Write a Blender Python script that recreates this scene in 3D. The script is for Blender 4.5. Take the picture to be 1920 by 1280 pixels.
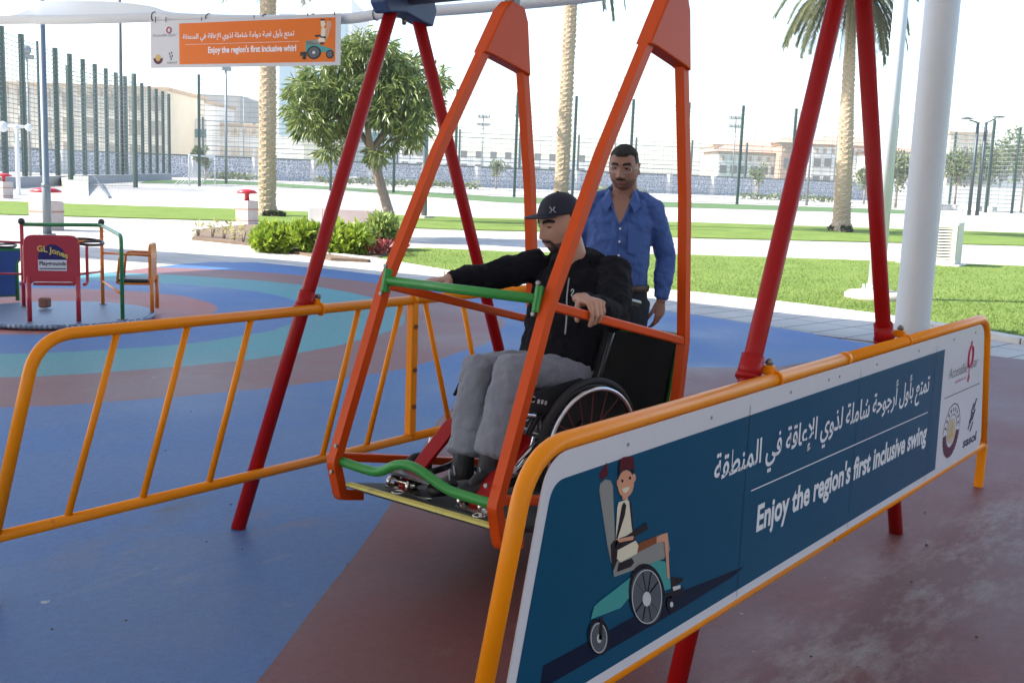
import bpy, bmesh, math, random
import numpy as np
from mathutils import Vector, Matrix
random.seed(7); RNG=np.random.default_rng(7)
SC=bpy.context.scene; COL=SC.collection
for o in list(bpy.data.objects): bpy.data.objects.remove(o)

# ---------------------------------------------------------------- camera
FPX=2020.0; CAMH=1.55
RC=np.array([[0.61703,-0.09676,0.78097],[-0.78601,-0.12316,0.60576],[0.03757,-0.98762,-0.15204]])
def _orth(R):
    a=R[0]/np.linalg.norm(R[0]); b=R[1]-a*np.dot(a,R[1]); b/=np.linalg.norm(b); return np.array([a,b,np.cross(a,b)])
RC=_orth(RC)                                   # world = RC @ (right, down, forward)
cam_d=bpy.data.cameras.new('camera'); cam=bpy.data.objects.new('camera',cam_d); COL.objects.link(cam)
cam_d.sensor_width=36; cam_d.lens=36*FPX/1920; cam_d.clip_start=.05; cam_d.clip_end=3000
M=Matrix.Identity(4)
for i in range(3):
    M[i][0]=RC[i][0]; M[i][1]=-RC[i][1]; M[i][2]=-RC[i][2]
M[2][3]=CAMH
cam.matrix_world=M; SC.camera=cam
# ---------------------------------------------------------------- sky and sun
SUN_EL=math.radians(42); SDIR=Vector((-.706*math.cos(SUN_EL),.709*math.cos(SUN_EL),math.sin(SUN_EL)))
W=bpy.data.worlds.new("World"); SC.world=W; W.use_nodes=True
nt=W.node_tree; bg=nt.nodes['Background']; sky=nt.nodes.new('ShaderNodeTexSky'); sky.sky_type='NISHITA'
sky.sun_disc=False; sky.sun_elevation=SUN_EL; sky.sun_rotation=math.radians(-45); sky.air_density=1.0; sky.dust_density=1.2; sky.ozone_density=1.0
nt.links.new(sky.outputs[0],bg.inputs[0]); bg.inputs[1].default_value=.15
sl=bpy.data.lights.new('sun','SUN'); sl.energy=4.2; sl.angle=math.radians(.5); sl.color=(1,.95,.86)
sun=bpy.data.objects.new('sun',sl); COL.objects.link(sun); sun.rotation_euler=SDIR.to_track_quat('Z','Y').to_euler()
SC.view_settings.view_transform='Standard'; SC.view_settings.look='None'; SC.view_settings.gamma=1; SC.view_settings.use_curve_mapping=False
SC.view_settings.exposure=1.48
SC.render.engine='CYCLES'; SC.cycles.max_bounces=8; SC.cycles.use_denoising=True; SC.cycles.sample_clamp_indirect=6

# ---------------------------------------------------------------- measuring: pixel of the 1920 px photo -> place
def ray(px,py): return RC@np.array([(px-960)/FPX,(py-640)/FPX,1.])
def gp(px,py,z=0.):
    d=ray(px,py); t=(z-CAMH)/d[2]; return Vector((d[0]*t,d[1]*t,z))
def pl(px,py,ax,val):
    d=ray(px,py); o=np.array([0,0,CAMH]); t=(val-o[ax])/d[ax]; return Vector(o+d*t)
def at(px,py,depth): return Vector(np.array([0,0,CAMH])+ray(px,py)*depth)
FWD=Vector((RC[0][2],RC[1][2],0)).normalized(); RIGHT=Vector((FWD.y,-FWD.x,0)); UP=Vector((0,0,1))
def depth_of(P): return float(np.dot(np.array(P)-np.array([0,0,CAMH]),RC[:,2]))

# ---------------------------------------------------------------- materials
MATS={}
def mat(name,col,rough=.5,metal=0,var=.12,vs=6.,bump=0.,bs=60.,spec=.5,dirt=None,coat=0,trans=0,sheen=0):
    if name in MATS: return MATS[name]
    m=bpy.data.materials.new(name); m.use_nodes=True; n=m.node_tree.nodes; l=m.node_tree.links; b=n['Principled BSDF']
    b.inputs['Roughness'].default_value=rough; b.inputs['Metallic'].default_value=metal; b.inputs['Specular IOR Level'].default_value=spec
    b.inputs['Coat Weight'].default_value=coat; b.inputs['Sheen Weight'].default_value=sheen
    tc=n.new('ShaderNodeTexCoord'); no=n.new('ShaderNodeTexNoise'); no.inputs['Scale'].default_value=vs; no.inputs['Detail'].default_value=5
    l.new(tc.outputs['Object'],no.inputs['Vector'])
    mx=n.new('ShaderNodeMix'); mx.data_type='RGBA'; c=tuple(col)
    mx.inputs[6].default_value=tuple(x*(1-var) for x in c)+(1,); mx.inputs[7].default_value=tuple(min(1,x*(1+var)) for x in c)+(1,)
    l.new(no.outputs[0],mx.inputs[0]); out=mx.outputs[2]
    if dirt:
        dcol,ds,thr,amt=dirt
        n2=n.new('ShaderNodeTexNoise'); n2.inputs['Scale'].default_value=ds; n2.inputs['Detail'].default_value=8; n2.inputs['Roughness'].default_value=.7
        l.new(tc.outputs['Object'],n2.inputs['Vector'])
        mr=n.new('ShaderNodeMapRange'); mr.inputs[1].default_value=thr; mr.inputs[2].default_value=thr+.12; mr.inputs[4].default_value=amt
        l.new(n2.outputs[0],mr.inputs[0])
        m2=n.new('ShaderNodeMix'); m2.data_type='RGBA'; m2.inputs[7].default_value=tuple(dcol)+(1,)
        l.new(mr.outputs[0],m2.inputs[0]); l.new(out,m2.inputs[6]); out=m2.outputs[2]
    l.new(out,b.inputs['Base Color'])
    if bump:
        nb=n.new('ShaderNodeTexNoise'); nb.inputs['Scale'].default_value=bs; nb.inputs['Detail'].default_value=4; l.new(tc.outputs['Object'],nb.inputs['Vector'])
        bp=n.new('ShaderNodeBump'); bp.inputs['Strength'].default_value=bump; bp.inputs['Distance'].default_value=.01
        l.new(nb.outputs[0],bp.inputs['Height']); l.new(bp.outputs[0],b.inputs['Normal'])
    if trans:
        t=n.new('ShaderNodeBsdfTranslucent'); l.new(out,t.inputs[0]); ms=n.new('ShaderNodeMixShader'); ms.inputs[0].default_value=trans
        l.new(b.outputs[0],ms.inputs[1]); l.new(t.outputs[0],ms.inputs[2]); l.new(ms.outputs[0],n['Material Output'].inputs[0])
    MATS[name]=m; return m
def leafmat(name,dark,light,trans=.3,rough=.45):
    m=bpy.data.materials.new(name); m.use_nodes=True; n=m.node_tree.nodes; l=m.node_tree.links; b=n['Principled BSDF']; b.inputs['Roughness'].default_value=rough
    g=n.new('ShaderNodeNewGeometry'); mx=n.new('ShaderNodeMix'); mx.data_type='RGBA'
    mx.inputs[6].default_value=tuple(dark)+(1,); mx.inputs[7].default_value=tuple(light)+(1,)
    l.new(g.outputs['Random Per Island'],mx.inputs[0]); l.new(mx.outputs[2],b.inputs['Base Color'])
    t=n.new('ShaderNodeBsdfTranslucent'); l.new(mx.outputs[2],t.inputs[0]); ms=n.new('ShaderNodeMixShader'); ms.inputs[0].default_value=trans
    l.new(b.outputs[0],ms.inputs[1]); l.new(t.outputs[0],ms.inputs[2]); l.new(ms.outputs[0],n['Material Output'].inputs[0])
    MATS[name]=m; return m

# ---------------------------------------------------------------- objects, parents, labels
WORLD={}
def tag(o,label=None,cat=None,group=None,kind=None):
    if label: o['label']=label
    if cat: o['category']=cat
    if group: o['group']=group
    if kind: o['kind']=kind
    return o
def link(o,parent=None):
    COL.objects.link(o)
    if parent is not None:
        o.parent=parent
        o.matrix_parent_inverse=WORLD.get(parent.name,Matrix.Identity(4)).inverted()
    return o
def thing(name,label,cat,loc=(0,0,0),group=None):
    o=bpy.data.objects.new(name,None); o.empty_display_size=.2; o.location=loc; COL.objects.link(o)
    WORLD[o.name]=Matrix.Translation(Vector(loc)); return tag(o,label,cat,group)
def dup(root,delta,label=None,rotz=0,scale=1):
    r=root.copy(); COL.objects.link(r); r.location=root.location+Vector(delta); r.rotation_euler=(0,0,rotz); r.scale=(scale,)*3
    if label: r['label']=label
    for ch in root.children:
        c=ch.copy(); COL.objects.link(c); c.parent=r; c.matrix_parent_inverse=ch.matrix_parent_inverse
        for g in ch.children:
            d=g.copy(); COL.objects.link(d); d.parent=c; d.matrix_parent_inverse=g.matrix_parent_inverse
    return r
class MB:
    def __init__(s): s.v=[]; s.f=[]; s.sm=[]; s.mi=[]; s.cur=0
    def add(s,vs,fs,smooth=False):
        k=len(s.v); s.v+=[tuple(p) for p in vs]; s.f+=[tuple(i+k for i in f) for f in fs]; s.sm+=[smooth]*len(fs); s.mi+=[s.cur]*len(fs); return s
    def box(s,c,size,R=None):
        c=Vector(c); hx,hy,hz=[x/2 for x in size]; R=R or Matrix.Identity(3)
        vs=[c+R@Vector((sx*hx,sy*hy,sz*hz)) for sx in(-1,1) for sy in(-1,1) for sz in(-1,1)]
        return s.add(vs,[(0,1,3,2),(4,6,7,5),(0,4,5,1),(2,3,7,6),(0,2,6,4),(1,5,7,3)])
    def beam(s,a,b,w,h,up=(0,0,1)):
        a=Vector(a);b=Vector(b); d=(b-a); L=d.length; d/=L; u=Vector(up); u=(u-d*u.dot(d)); u=u.normalized() if u.length>1e-5 else d.orthogonal().normalized(); r=d.cross(u)
        R=Matrix((d,r,u)).transposed(); return s.box((a+b)/2,(L,w,h),R)
    def tube(s,pts,r,n=10,cap=True,closed=False,smooth=True,scale2=None,hint=None):
        P=[Vector(p) for p in pts]; m=len(P); rs=r if isinstance(r,(list,tuple)) else [r]*m
        T=[]
        for i in range(m):
            if closed: t=P[(i+1)%m]-P[i-1]
            else: t=P[min(i+1,m-1)]-P[max(i-1,0)]
            T.append(t.normalized())
        u=Vector(hint) if hint is not None else T[0].orthogonal(); u=(u-T[0]*u.dot(T[0])).normalized(); vs=[]
        for i in range(m):
            if i: u=(u-T[i]*u.dot(T[i])); u=u.normalized() if u.length>1e-6 else T[i].orthogonal().normalized()
            w=T[i].cross(u); rr=rs[i]; ra,rb=(rr if isinstance(rr,(tuple,list)) else (rr,rr))
            for k in range(n):
                a=2*math.pi*k/n; vs.append(P[i]+u*(ra*math.cos(a))+w*(rb*math.sin(a)))
        fs=[]
        for i in range(m if closed else m-1):
            j=(i+1)%m
            for k in range(n): fs.append((i*n+k,i*n+(k+1)%n,j*n+(k+1)%n,j*n+k))
        k0=len(s.v); s.add(vs,fs,smooth)
        if cap and not closed:
            s.f+=[tuple(k0+k for k in range(n-1,-1,-1)),tuple(k0+(m-1)*n+k for k in range(n))]; s.sm+=[False]*2; s.mi+=[s.cur]*2
        return s
    def loft(s,pts,rad,hint=(0,1,0),n=20,e=.9):
        """closed rounded body: rings of (side,thick) radii along pts, with domed ends"""
        P=[Vector(p) for p in pts]; R=[(r if isinstance(r,(tuple,list)) else (r,r)) for r in rad]
        d0=(P[0]-P[1]).normalized(); d1=(P[-1]-P[-2]).normalized(); A=[];B=[]
        for f in (1.,.92,.7,.38): 
            hgt=f*min(R[0])*e; q=math.sqrt(max(0,1-f*f))+.02; A.append((P[0]+d0*hgt,(R[0][0]*q,R[0][1]*q)))
        for f in (.38,.7,.92,1.):
            hgt=f*min(R[-1])*e; q=math.sqrt(max(0,1-f*f))+.02; B.append((P[-1]+d1*hgt,(R[-1][0]*q,R[-1][1]*q)))
        al=A+list(zip(P,R))+B
        return s.tube([a[0] for a in al],[a[1] for a in al],n=n,hint=hint)
    def lathe(s,prof,c=(0,0,0),n=24,smooth=True,axis=None,cap=True):
        c=Vector(c); ax=Vector(axis).normalized() if axis is not None else Vector((0,0,1)); u=ax.orthogonal().normalized(); w=ax.cross(u); vs=[];m=len(prof)
        for r,z in prof:
            for k in range(n):
                a=2*math.pi*k/n; vs.append(c+ax*z+u*(r*math.cos(a))+w*(r*math.sin(a)))
        fs=[(i*n+k,i*n+(k+1)%n,(i+1)*n+(k+1)%n,(i+1)*n+k) for i in range(m-1) for k in range(n)]
        k0=len(s.v); s.add(vs,fs,smooth)
        if cap:
            s.f+=[tuple(k0+k for k in range(n-1,-1,-1)),tuple(k0+(m-1)*n+k for k in range(n))]; s.sm+=[False]*2; s.mi+=[s.cur]*2
        return s
    def poly(s,pts,nrm=None,th=0.):
        P=[Vector(p) for p in pts]; n=len(P)
        if not th: return s.add(P,[tuple(range(n))])
        N=Vector(nrm).normalized()*th; Q=[p+N for p in P]
        return s.add(P+Q,[tuple(range(n-1,-1,-1)),tuple(range(n,2*n))]+[(i,(i+1)%n,n+(i+1)%n,n+i) for i in range(n)])
    def ball(s,c,r,n=12,sq=(1,1,1)):
        c=Vector(c); m=n//2+1; vs=[];fs=[]
        for i in range(m+1):
            t=math.pi*i/m
            for k in range(n):
                a=2*math.pi*k/n; vs.append(c+Vector((r*sq[0]*math.sin(t)*math.cos(a),r*sq[1]*math.sin(t)*math.sin(a),r*sq[2]*math.cos(t))))
        for i in range(m):
            for k in range(n): fs.append((i*n+k,(i+1)*n+k,(i+1)*n+(k+1)%n,i*n+(k+1)%n))
        return s.add(vs,fs,True)
    def build(s,name,m,parent=None,bevel=0,seg=2):
        me=bpy.data.meshes.new(name); me.from_pydata(s.v,[],s.f)
        for k in (m if isinstance(m,(list,tuple)) else [m]): me.materials.append(k)
        me.polygons.foreach_set('use_smooth',s.sm); me.polygons.foreach_set('material_index',s.mi)
        me.validate(); me.update(); o=bpy.data.objects.new(name,me); link(o,parent)
        if bevel:
            b=o.modifiers.new('bevel','BEVEL'); b.width=bevel; b.segments=seg; b.limit_method='ANGLE'; b.angle_limit=math.radians(40)
        return o
def arc(pts,r,n=6):
    """round the inner corners of a polyline"""
    P=[Vector(p) for p in pts]; out=[P[0]]
    for i in range(1,len(P)-1):
        a,b,c=P[i-1],P[i],P[i+1]; d1=(a-b).normalized(); d2=(c-b).normalized(); q=min(r,(a-b).length*.48,(c-b).length*.48)
        for k in range(n+1):
            t=k/n; out.append((b+d1*q)*(1-t)**2+b*2*t*(1-t)+(b+d2*q)*t*t)
    return out+[P[-1]]
def smoothpts(pts,n=6):
    P=[Vector(p) for p in pts]; out=[]
    for i in range(len(P)-1):
        p0=P[max(i-1,0)];p1=P[i];p2=P[i+1];p3=P[min(i+2,len(P)-1)]
        for k in range(n):
            t=k/n; out.append(.5*((2*p1)+(p2-p0)*t+(2*p0-5*p1+4*p2-p3)*t*t+(3*p1-p0-3*p2+p3)*t**3))
    return out+[P[-1]]
# ---------------------------------------------------------------- lettering
AR={'ا':(0xFE8D,0xFE8E),'أ':(0xFE83,0xFE84),'ة':(0xFE93,0xFE94),'د':(0xFEA9,0xFEAA),'ذ':(0xFEAB,0xFEAC),'ر':(0xFEAD,0xFEAE),'و':(0xFEED,0xFEEE),
'ب':0xFE8F,'ت':0xFE95,'ج':0xFE9D,'ح':0xFEA1,'ش':0xFEB5,'ط':0xFEC1,'ع':0xFEC9,'ف':0xFED1,'ق':0xFED5,'ل':0xFEDD,'م':0xFEE1,'ن':0xFEE5,'ي':0xFEF1}
def shape_arabic(s):
    words=[]
    for w in s.split(' '):
        out='';prev=False;i=0
        while i<len(w):
            ch=w[i]
            if ch=='ل' and i+1<len(w) and w[i+1]=='إ':
                out+=chr(0xFEFA if prev else 0xFEF9); prev=False; i+=2; continue
            f=AR[ch]
            if isinstance(f,tuple): out+=chr(f[1] if prev else f[0]); prev=False
            else:
                nx=i+1<len(w); out+=chr(f+(3 if prev and nx else 1 if prev else 2 if nx else 0)); prev=nx
            i+=1
        words.append(out[::-1])
    return ' '.join(words[::-1])
_fc=bpy.data.curves.new('lettering','FONT'); _fo=bpy.data.objects.new('lettering',_fc); COL.objects.link(_fo)
def text_geo(body,offset=0.,shear=0.,res=3):
    _fc.body=body; _fc.offset=offset; _fc.shear=shear; _fc.resolution_u=res; _fc.size=1
    dg=bpy.context.evaluated_depsgraph_get(); dg.update(); me=bpy.data.meshes.new_from_object(_fo.evaluated_get(dg))
    v=[(p.co.x,p.co.y) for p in me.vertices]; f=[tuple(p.vertices) for p in me.polygons]; bpy.data.meshes.remove(me); return v,f
def text_to(mb,body,to3,x0,x1,y0,y1,offset=.0,shear=0.):
    v,f=text_geo(body,offset,shear); a=np.array(v); lo=a.min(0); hi=a.max(0)
    a=(a-lo)/(hi-lo); mb.add([to3(x0+p[0]*(x1-x0),y0+p[1]*(y1-y0)) for p in a],f)
# ================================================================ THE SETTING
def ground_mat():
    m=bpy.data.materials.new('pale_paving'); m.use_nodes=True; n=m.node_tree.nodes; l=m.node_tree.links; b=n['Principled BSDF']; b.inputs['Roughness'].default_value=.85
    tc=n.new('ShaderNodeTexCoord'); mp=n.new('ShaderNodeMapping'); mp.inputs['Rotation'].default_value=(0,0,math.radians(8)); l.new(tc.outputs['Object'],mp.inputs[0])
    br=n.new('ShaderNodeTexBrick'); br.inputs['Scale'].default_value=1; br.inputs['Mortar Size'].default_value=.012; br.inputs['Brick Width'].default_value=.8; br.inputs['Row Height'].default_value=.4
    br.inputs['Color1'].default_value=(.50,.47,.43,1); br.inputs['Color2'].default_value=(.44,.42,.39,1); br.inputs['Mortar'].default_value=(.14,.135,.13,1); br.offset=0
    l.new(mp.outputs[0],br.inputs[0])
    no=n.new('ShaderNodeTexNoise'); no.inputs['Scale'].default_value=.7; no.inputs['Detail'].default_value=8; l.new(tc.outputs['Object'],no.inputs[0])
    mx=n.new('ShaderNodeMix'); mx.data_type='RGBA'; mx.blend_type='MULTIPLY'; mx.inputs[0].default_value=.35; l.new(br.outputs[0],mx.inputs[6]); l.new(no.outputs[1],mx.inputs[7])
    cr=n.new('ShaderNodeMapRange'); cr.inputs[1].default_value=.3; cr.inputs[2].default_value=.7; cr.inputs[3].default_value=.78; cr.inputs[4].default_value=1.08; l.new(no.outputs[0],cr.inputs[0])
    vm=n.new('ShaderNodeVectorMath'); vm.operation='SCALE'; l.new(br.outputs[0],vm.inputs[0]); l.new(cr.outputs[0],vm.inputs['Scale']); l.new(vm.outputs[0],b.inputs['Base Color']); return m
def lawn_mat(name,c1,c2):
    m=bpy.data.materials.new(name); m.use_nodes=True; n=m.node_tree.nodes; l=m.node_tree.links; b=n['Principled BSDF']; b.inputs['Roughness'].default_value=.9; b.inputs['Specular IOR Level'].default_value=.1
    tc=n.new('ShaderNodeTexCoord'); a=n.new('ShaderNodeTexNoise'); a.inputs['Scale'].default_value=.9; a.inputs['Detail'].default_value=10; a.inputs['Roughness'].default_value=.65; l.new(tc.outputs['Object'],a.inputs[0])
    a2=n.new('ShaderNodeTexNoise'); a2.inputs['Scale'].default_value=22; a2.inputs['Detail'].default_value=4; l.new(tc.outputs['Object'],a2.inputs[0])
    ad=n.new('ShaderNodeMath'); ad.operation='ADD'; l.new(a.outputs[0],ad.inputs[0]); l.new(a2.outputs[0],ad.inputs[1])
    mr=n.new('ShaderNodeMapRange'); mr.inputs[1].default_value=.7; mr.inputs[2].default_value=1.3; l.new(ad.outputs[0],mr.inputs[0])
    mx=n.new('ShaderNodeMix'); mx.data_type='RGBA'; mx.inputs[6].default_value=c1+(1,); mx.inputs[7].default_value=c2+(1,); l.new(mr.outputs[0],mx.inputs[0]); l.new(mx.outputs[2],b.inputs['Base Color'])
    bp=n.new('ShaderNodeBump'); bp.inputs['Strength'].default_value=.8; bp.inputs['Distance'].default_value=.04; l.new(a2.outputs[0],bp.inputs['Height']); l.new(bp.outputs[0],b.inputs['Normal']); return m
def sheet(name,pts,m,z,kind='structure',label=None,th=0):
    P=[Vector((p[0],p[1],z)) for p in pts]; mb=MB()
    mb.poly(P) if not th else mb.poly([p-Vector((0,0,th)) for p in P],(0,0,1),th)
    o=mb.build(name,m); 
    me=o.data; bm=bmesh.new(); bm.from_mesh(me); bmesh.ops.triangulate(bm,faces=bm.faces[:]); bmesh.ops.recalc_face_normals(bm,faces=bm.faces[:])
    if not th:
        for f in bm.faces:
            if f.normal.z<0: f.normal_flip()
    bm.to_mesh(me); bm.free(); return tag(o,kind=kind)
GM=ground_mat()
sheet('ground',[(1400*math.cos(a),1400*math.sin(a)) for a in np.linspace(0,2*math.pi,64,endpoint=False)],GM,0)
# rubber play surface: concentric bands round the whirl
RING=Vector((5.7,10.75,0))
def rubber(name,rings):
    m=bpy.data.materials.new(name); m.use_nodes=True; n=m.node_tree.nodes; l=m.node_tree.links; b=n['Principled BSDF']
    b.inputs['Specular IOR Level'].default_value=.45
    tc=n.new('ShaderNodeTexCoord')
    def noise(sc,det=6,ro=.6,src=None):
        q=n.new('ShaderNodeTexNoise'); q.inputs['Scale'].default_value=sc; q.inputs['Detail'].default_value=det; q.inputs['Roughness'].default_value=ro; l.new(src or tc.outputs['Object'],q.inputs[0]); return q
    def mth(op,a,bb=None,c=None):
        q=n.new('ShaderNodeMath'); q.operation=op
        for i,x in enumerate((a,bb,c)):
            if x is None: continue
            if isinstance(x,(int,float)): q.inputs[i].default_value=x
            else: l.new(x,q.inputs[i])
        return q.outputs[0]
    def mixc(f,a,bb,bl='MIX'):
        q=n.new('ShaderNodeMix'); q.data_type='RGBA'; q.blend_type=bl
        for i,x in ((0,f),(6,a),(7,bb)):
            if isinstance(x,(int,float)): q.inputs[i].default_value=x
            elif isinstance(x,tuple): q.inputs[i].default_value=x+(1,)
            else: l.new(x,q.inputs[i])
        return q.outputs[2]
    if rings:
        vd=n.new('ShaderNodeVectorMath'); vd.operation='DISTANCE'; l.new(tc.outputs['Object'],vd.inputs[0]); vd.inputs[1].default_value=tuple(RING)
        w=noise(.8,3); d=mth('ADD',vd.outputs['Value'],mth('MULTIPLY',mth('SUBTRACT',w.outputs[0],.5),.22))
        col=rings[0][1]
        for r0,c in rings[1:]:
            f=n.new('ShaderNodeMapRange'); f.inputs[1].default_value=r0-.02; f.inputs[2].default_value=r0+.02; l.new(d,f.inputs[0]); col=mixc(f.outputs[0],col,c)
    else: col=(.155,.046,.042)
    big=noise(.55,8,.62); f=n.new('ShaderNodeMapRange'); f.inputs[1].default_value=.32; f.inputs[2].default_value=.7; f.inputs[3].default_value=.78; f.inputs[4].default_value=1.22; l.new(big.outputs[0],f.inputs[0])
    mid=noise(26,4,.7); f3=n.new('ShaderNodeMapRange'); f3.inputs[1].default_value=.25; f3.inputs[2].default_value=.75; f3.inputs[3].default_value=.84; f3.inputs[4].default_value=1.16; l.new(mid.outputs[0],f3.inputs[0])
    gr=noise(140,2); f2=n.new('ShaderNodeMapRange'); f2.inputs[3].default_value=.72; f2.inputs[4].default_value=1.28; l.new(gr.outputs[0],f2.inputs[0])
    vm=n.new('ShaderNodeVectorMath'); vm.operation='SCALE'
    if isinstance(col,tuple): vm.inputs[0].default_value=col
    else: l.new(col,vm.inputs[0])
    l.new(mth('MULTIPLY',mth('MULTIPLY',f.outputs[0],f3.outputs[0]),f2.outputs[0]),vm.inputs['Scale']); col=vm.outputs[0]
    # scuffs and dried stains
    mps=n.new('ShaderNodeMapping'); mps.inputs['Scale'].default_value=(.6,1.3,1); l.new(tc.outputs['Object'],mps.inputs[0]); st=noise(1.7,10,.76,mps.outputs[0]); fs=n.new('ShaderNodeMapRange'); fs.inputs[1].default_value=.60; fs.inputs[2].default_value=.78; fs.inputs[4].default_value=.45; l.new(st.outputs[0],fs.inputs[0])
    col=mixc(fs.outputs[0],col,(.30,.27,.25))
    sep=n.new('ShaderNodeSeparateXYZ'); l.new(tc.outputs['Object'],sep.inputs[0])
    # pale dust worn along the swing fence on the open side (band about y=1.2) and a rusty stain at the far leg
    def band(coord,c,wd): return mth('POWER',2.718,mth('MULTIPLY',mth('POWER',mth('DIVIDE',mth('SUBTRACT',coord,c),wd),2),-1))
    mpd=n.new('ShaderNodeMapping'); mpd.inputs['Scale'].default_value=(.55,1.5,1); l.new(tc.outputs['Object'],mpd.inputs[0]); dn=noise(3.0,10,.78,mpd.outputs[0]); fd=n.new('ShaderNodeMapRange'); fd.inputs[1].default_value=.47; fd.inputs[2].default_value=.66; l.new(dn.outputs[0],fd.inputs[0])
    xr=n.new('ShaderNodeMapRange'); xr.inputs[1].default_value=2.0; xr.inputs[2].default_value=2.8; l.new(sep.outputs[0],xr.inputs[0])
    xr2=n.new('ShaderNodeMapRange'); xr2.inputs[1].default_value=6.6; xr2.inputs[2].default_value=5.4; l.new(sep.outputs[0],xr2.inputs[0])
    dust=mth('MULTIPLY',mth('MULTIPLY',mth('MULTIPLY',band(sep.outputs[1],1.16,.26),fd.outputs[0]),xr.outputs[0]),xr2.outputs[0])
    col=mixc(mth('MULTIPLY',dust,.55),col,(.42,.40,.38))
    sp=noise(11,3,.5); fp=n.new('ShaderNodeMapRange'); fp.inputs[1].default_value=.74; fp.inputs[2].default_value=.77; l.new(sp.outputs[0],fp.inputs[0]); col=mixc(mth('MULTIPLY',fp.outputs[0],.7),col,(.45,.44,.43))
    for (cx,cy,rr,cc,am) in ((2.75,4.15,.22,(.09,.07,.055),.7),(3.0,3.6,.2,(.24,.13,.06),.5),(2.35,3.75,.3,(.2,.14,.08),.3),(2.2,3.35,.25,(.3,.28,.2),.3)):
        q=n.new('ShaderNodeVectorMath'); q.operation='DISTANCE'; l.new(tc.outputs['Object'],q.inputs[0]); q.inputs[1].default_value=(cx,cy,0)
        bl=mth('MULTIPLY',mth('POWER',2.718,mth('MULTIPLY',mth('POWER',mth('DIVIDE',q.outputs['Value'],rr),2),-1)),fd.outputs[0]); col=mixc(mth('MULTIPLY',bl,am*1.6),col,cc)
    l.new(col,b.inputs['Base Color'])
    rg=n.new('ShaderNodeMapRange'); rg.inputs[1].default_value=.35; rg.inputs[2].default_value=.65; rg.inputs[3].default_value=.42; rg.inputs[4].default_value=.62; l.new(big.outputs[0],rg.inputs[0]); l.new(rg.outputs[0],b.inputs['Roughness'])
    bp=n.new('ShaderNodeBump'); bp.inputs['Strength'].default_value=.35; bp.inputs['Distance'].default_value=.004; l.new(gr.outputs[0],bp.inputs['Height']); l.new(bp.outputs[0],b.inputs['Normal']); return m
BLUE=(.050,.125,.31); TEAL=(.07,.24,.27); BRN=(.20,.085,.078); PINK=(.31,.105,.09)
RUB=rubber('rubber_bands',[(0,PINK),(1.85,BLUE),(2.85,TEAL),(3.86,BRN),(4.9,BLUE)])
edge=[(11.0,2.4),(10.85,2.9),(10.78,3.94),(11.05,4.64),(11.2,5.4),(11.32,6.1),(11.45,8),(11.5,10.5),(11.45,12.6),(11.2,14.0),(10.6,14.4),(9.77,14.2),(8.26,13.6),(6.8,13.2),(5,13.1),(-30,16),(-30,-25),(11,-25)]
sheet('play_surface',edge,RUB,.004)
brn=[(11.0,-25),(10.96,2.4),(10.82,2.9),(10.76,3.55),(10.4,3.6),(9.5,3.68),(9.0,3.74),(8.57,3.84),(8.31,4.03),(8.06,4.25),(7.6,4.62),(7.0,4.85),(6.2,4.86),(5.2,4.55),(4.3,3.95),(3.5,3.40),(3.0,3.08),(2.5,2.78),(1.96,2.45),(1.4,2.15),(0,1.2),(-3,-1.5),(-9,-9),(-14,-25)]
brn=[tuple(p)[:2] for p in smoothpts([(a,b,0) for a,b in brn],4)]
sheet('brown_play_surface',brn,rubber('rubber_brown',None),.008)
# lawns
LAWN=lawn_mat('lawn_grass',(.095,.155,.028),(.19,.255,.06)); TURF=lawn_mat('pitch_turf',(.07,.13,.05),(.12,.19,.09))
g2=[gp(*p) for p in [(690,489),(840,514),(1100,540),(1300,555),(1500,578),(1650,598),(1780,618),(1920,642)]]
g2=[p[:2] for p in g2]+[(10.6,-6),(10.6,-25),(45,-25)]+[gp(*p)[:2] for p in [(2300,520),(1900,500),(1680,492),(1300,480),(950,474),(800,467),(760,468)]]
sheet('lawn',g2,LAWN,.03,th=.028)
g1=[gp(*p)[:2] for p in [(-500,390),(0,403),(180,408),(440,415),(560,420),(870,432),(1080,436),(1300,447),(1900,461),(2300,475),(2300,449),(1900,437),(1300,418),(900,410),(440,393),(150,384),(0,378),(-500,366)]]
sheet('lawn',g1,LAWN,.03,th=.028)
t1=[gp(*p)[:2] for p in [(260,344),(440,346),(640,357),(940,380),(1040,383),(1440,394),(1640,400),(1740,402),(1740,396),(1440,385),(940,369),(640,351),(440,339),(280,338)]]
sheet('pitch_turf',t1,TURF,.012)
t2=[gp(*p)[:2] for p in [(380,328),(640,339),(900,351),(1200,357),(1440,366),(1660,374),(1660,371),(1440,362),(1200,353),(900,348),(640,335),(380,325)]]
sheet('pitch_turf',t2,TURF,.012)
# kerb along the lawn
kp=[gp(*p,.0) for p in [(480,463),(700,491),(840,516),(1100,542),(1300,557),(1500,580),(1650,600),(1780,620),(1920,645)]]; kp=[Vector((p.x,p.y,.03)) for p in kp]+[Vector((10.5,-6,.03)),Vector((10.5,-25,.03))]
kb=MB()
for a,b in zip(kp[:-1],kp[1:]): kb.beam(a,b,.16,.08)
tag(kb.build('kerb',mat('kerb_concrete',(.52,.5,.47),.85,var=.15,vs=9),bevel=.01),kind='structure')
# planting bed
bed=[gp(*p)[:2] for p in [(360,450),(440,458),(480,462),(620,489),(690,492),(735,480),(742,462),(742,448),(700,430),(600,428),(470,424),(380,432)]]
SOIL=mat('bed_soil',(.16,.11,.075),.95,var=.4,vs=14,bump=.8,bs=40)
sheet('flower_bed',bed,SOIL,.05,th=.05)

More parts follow.
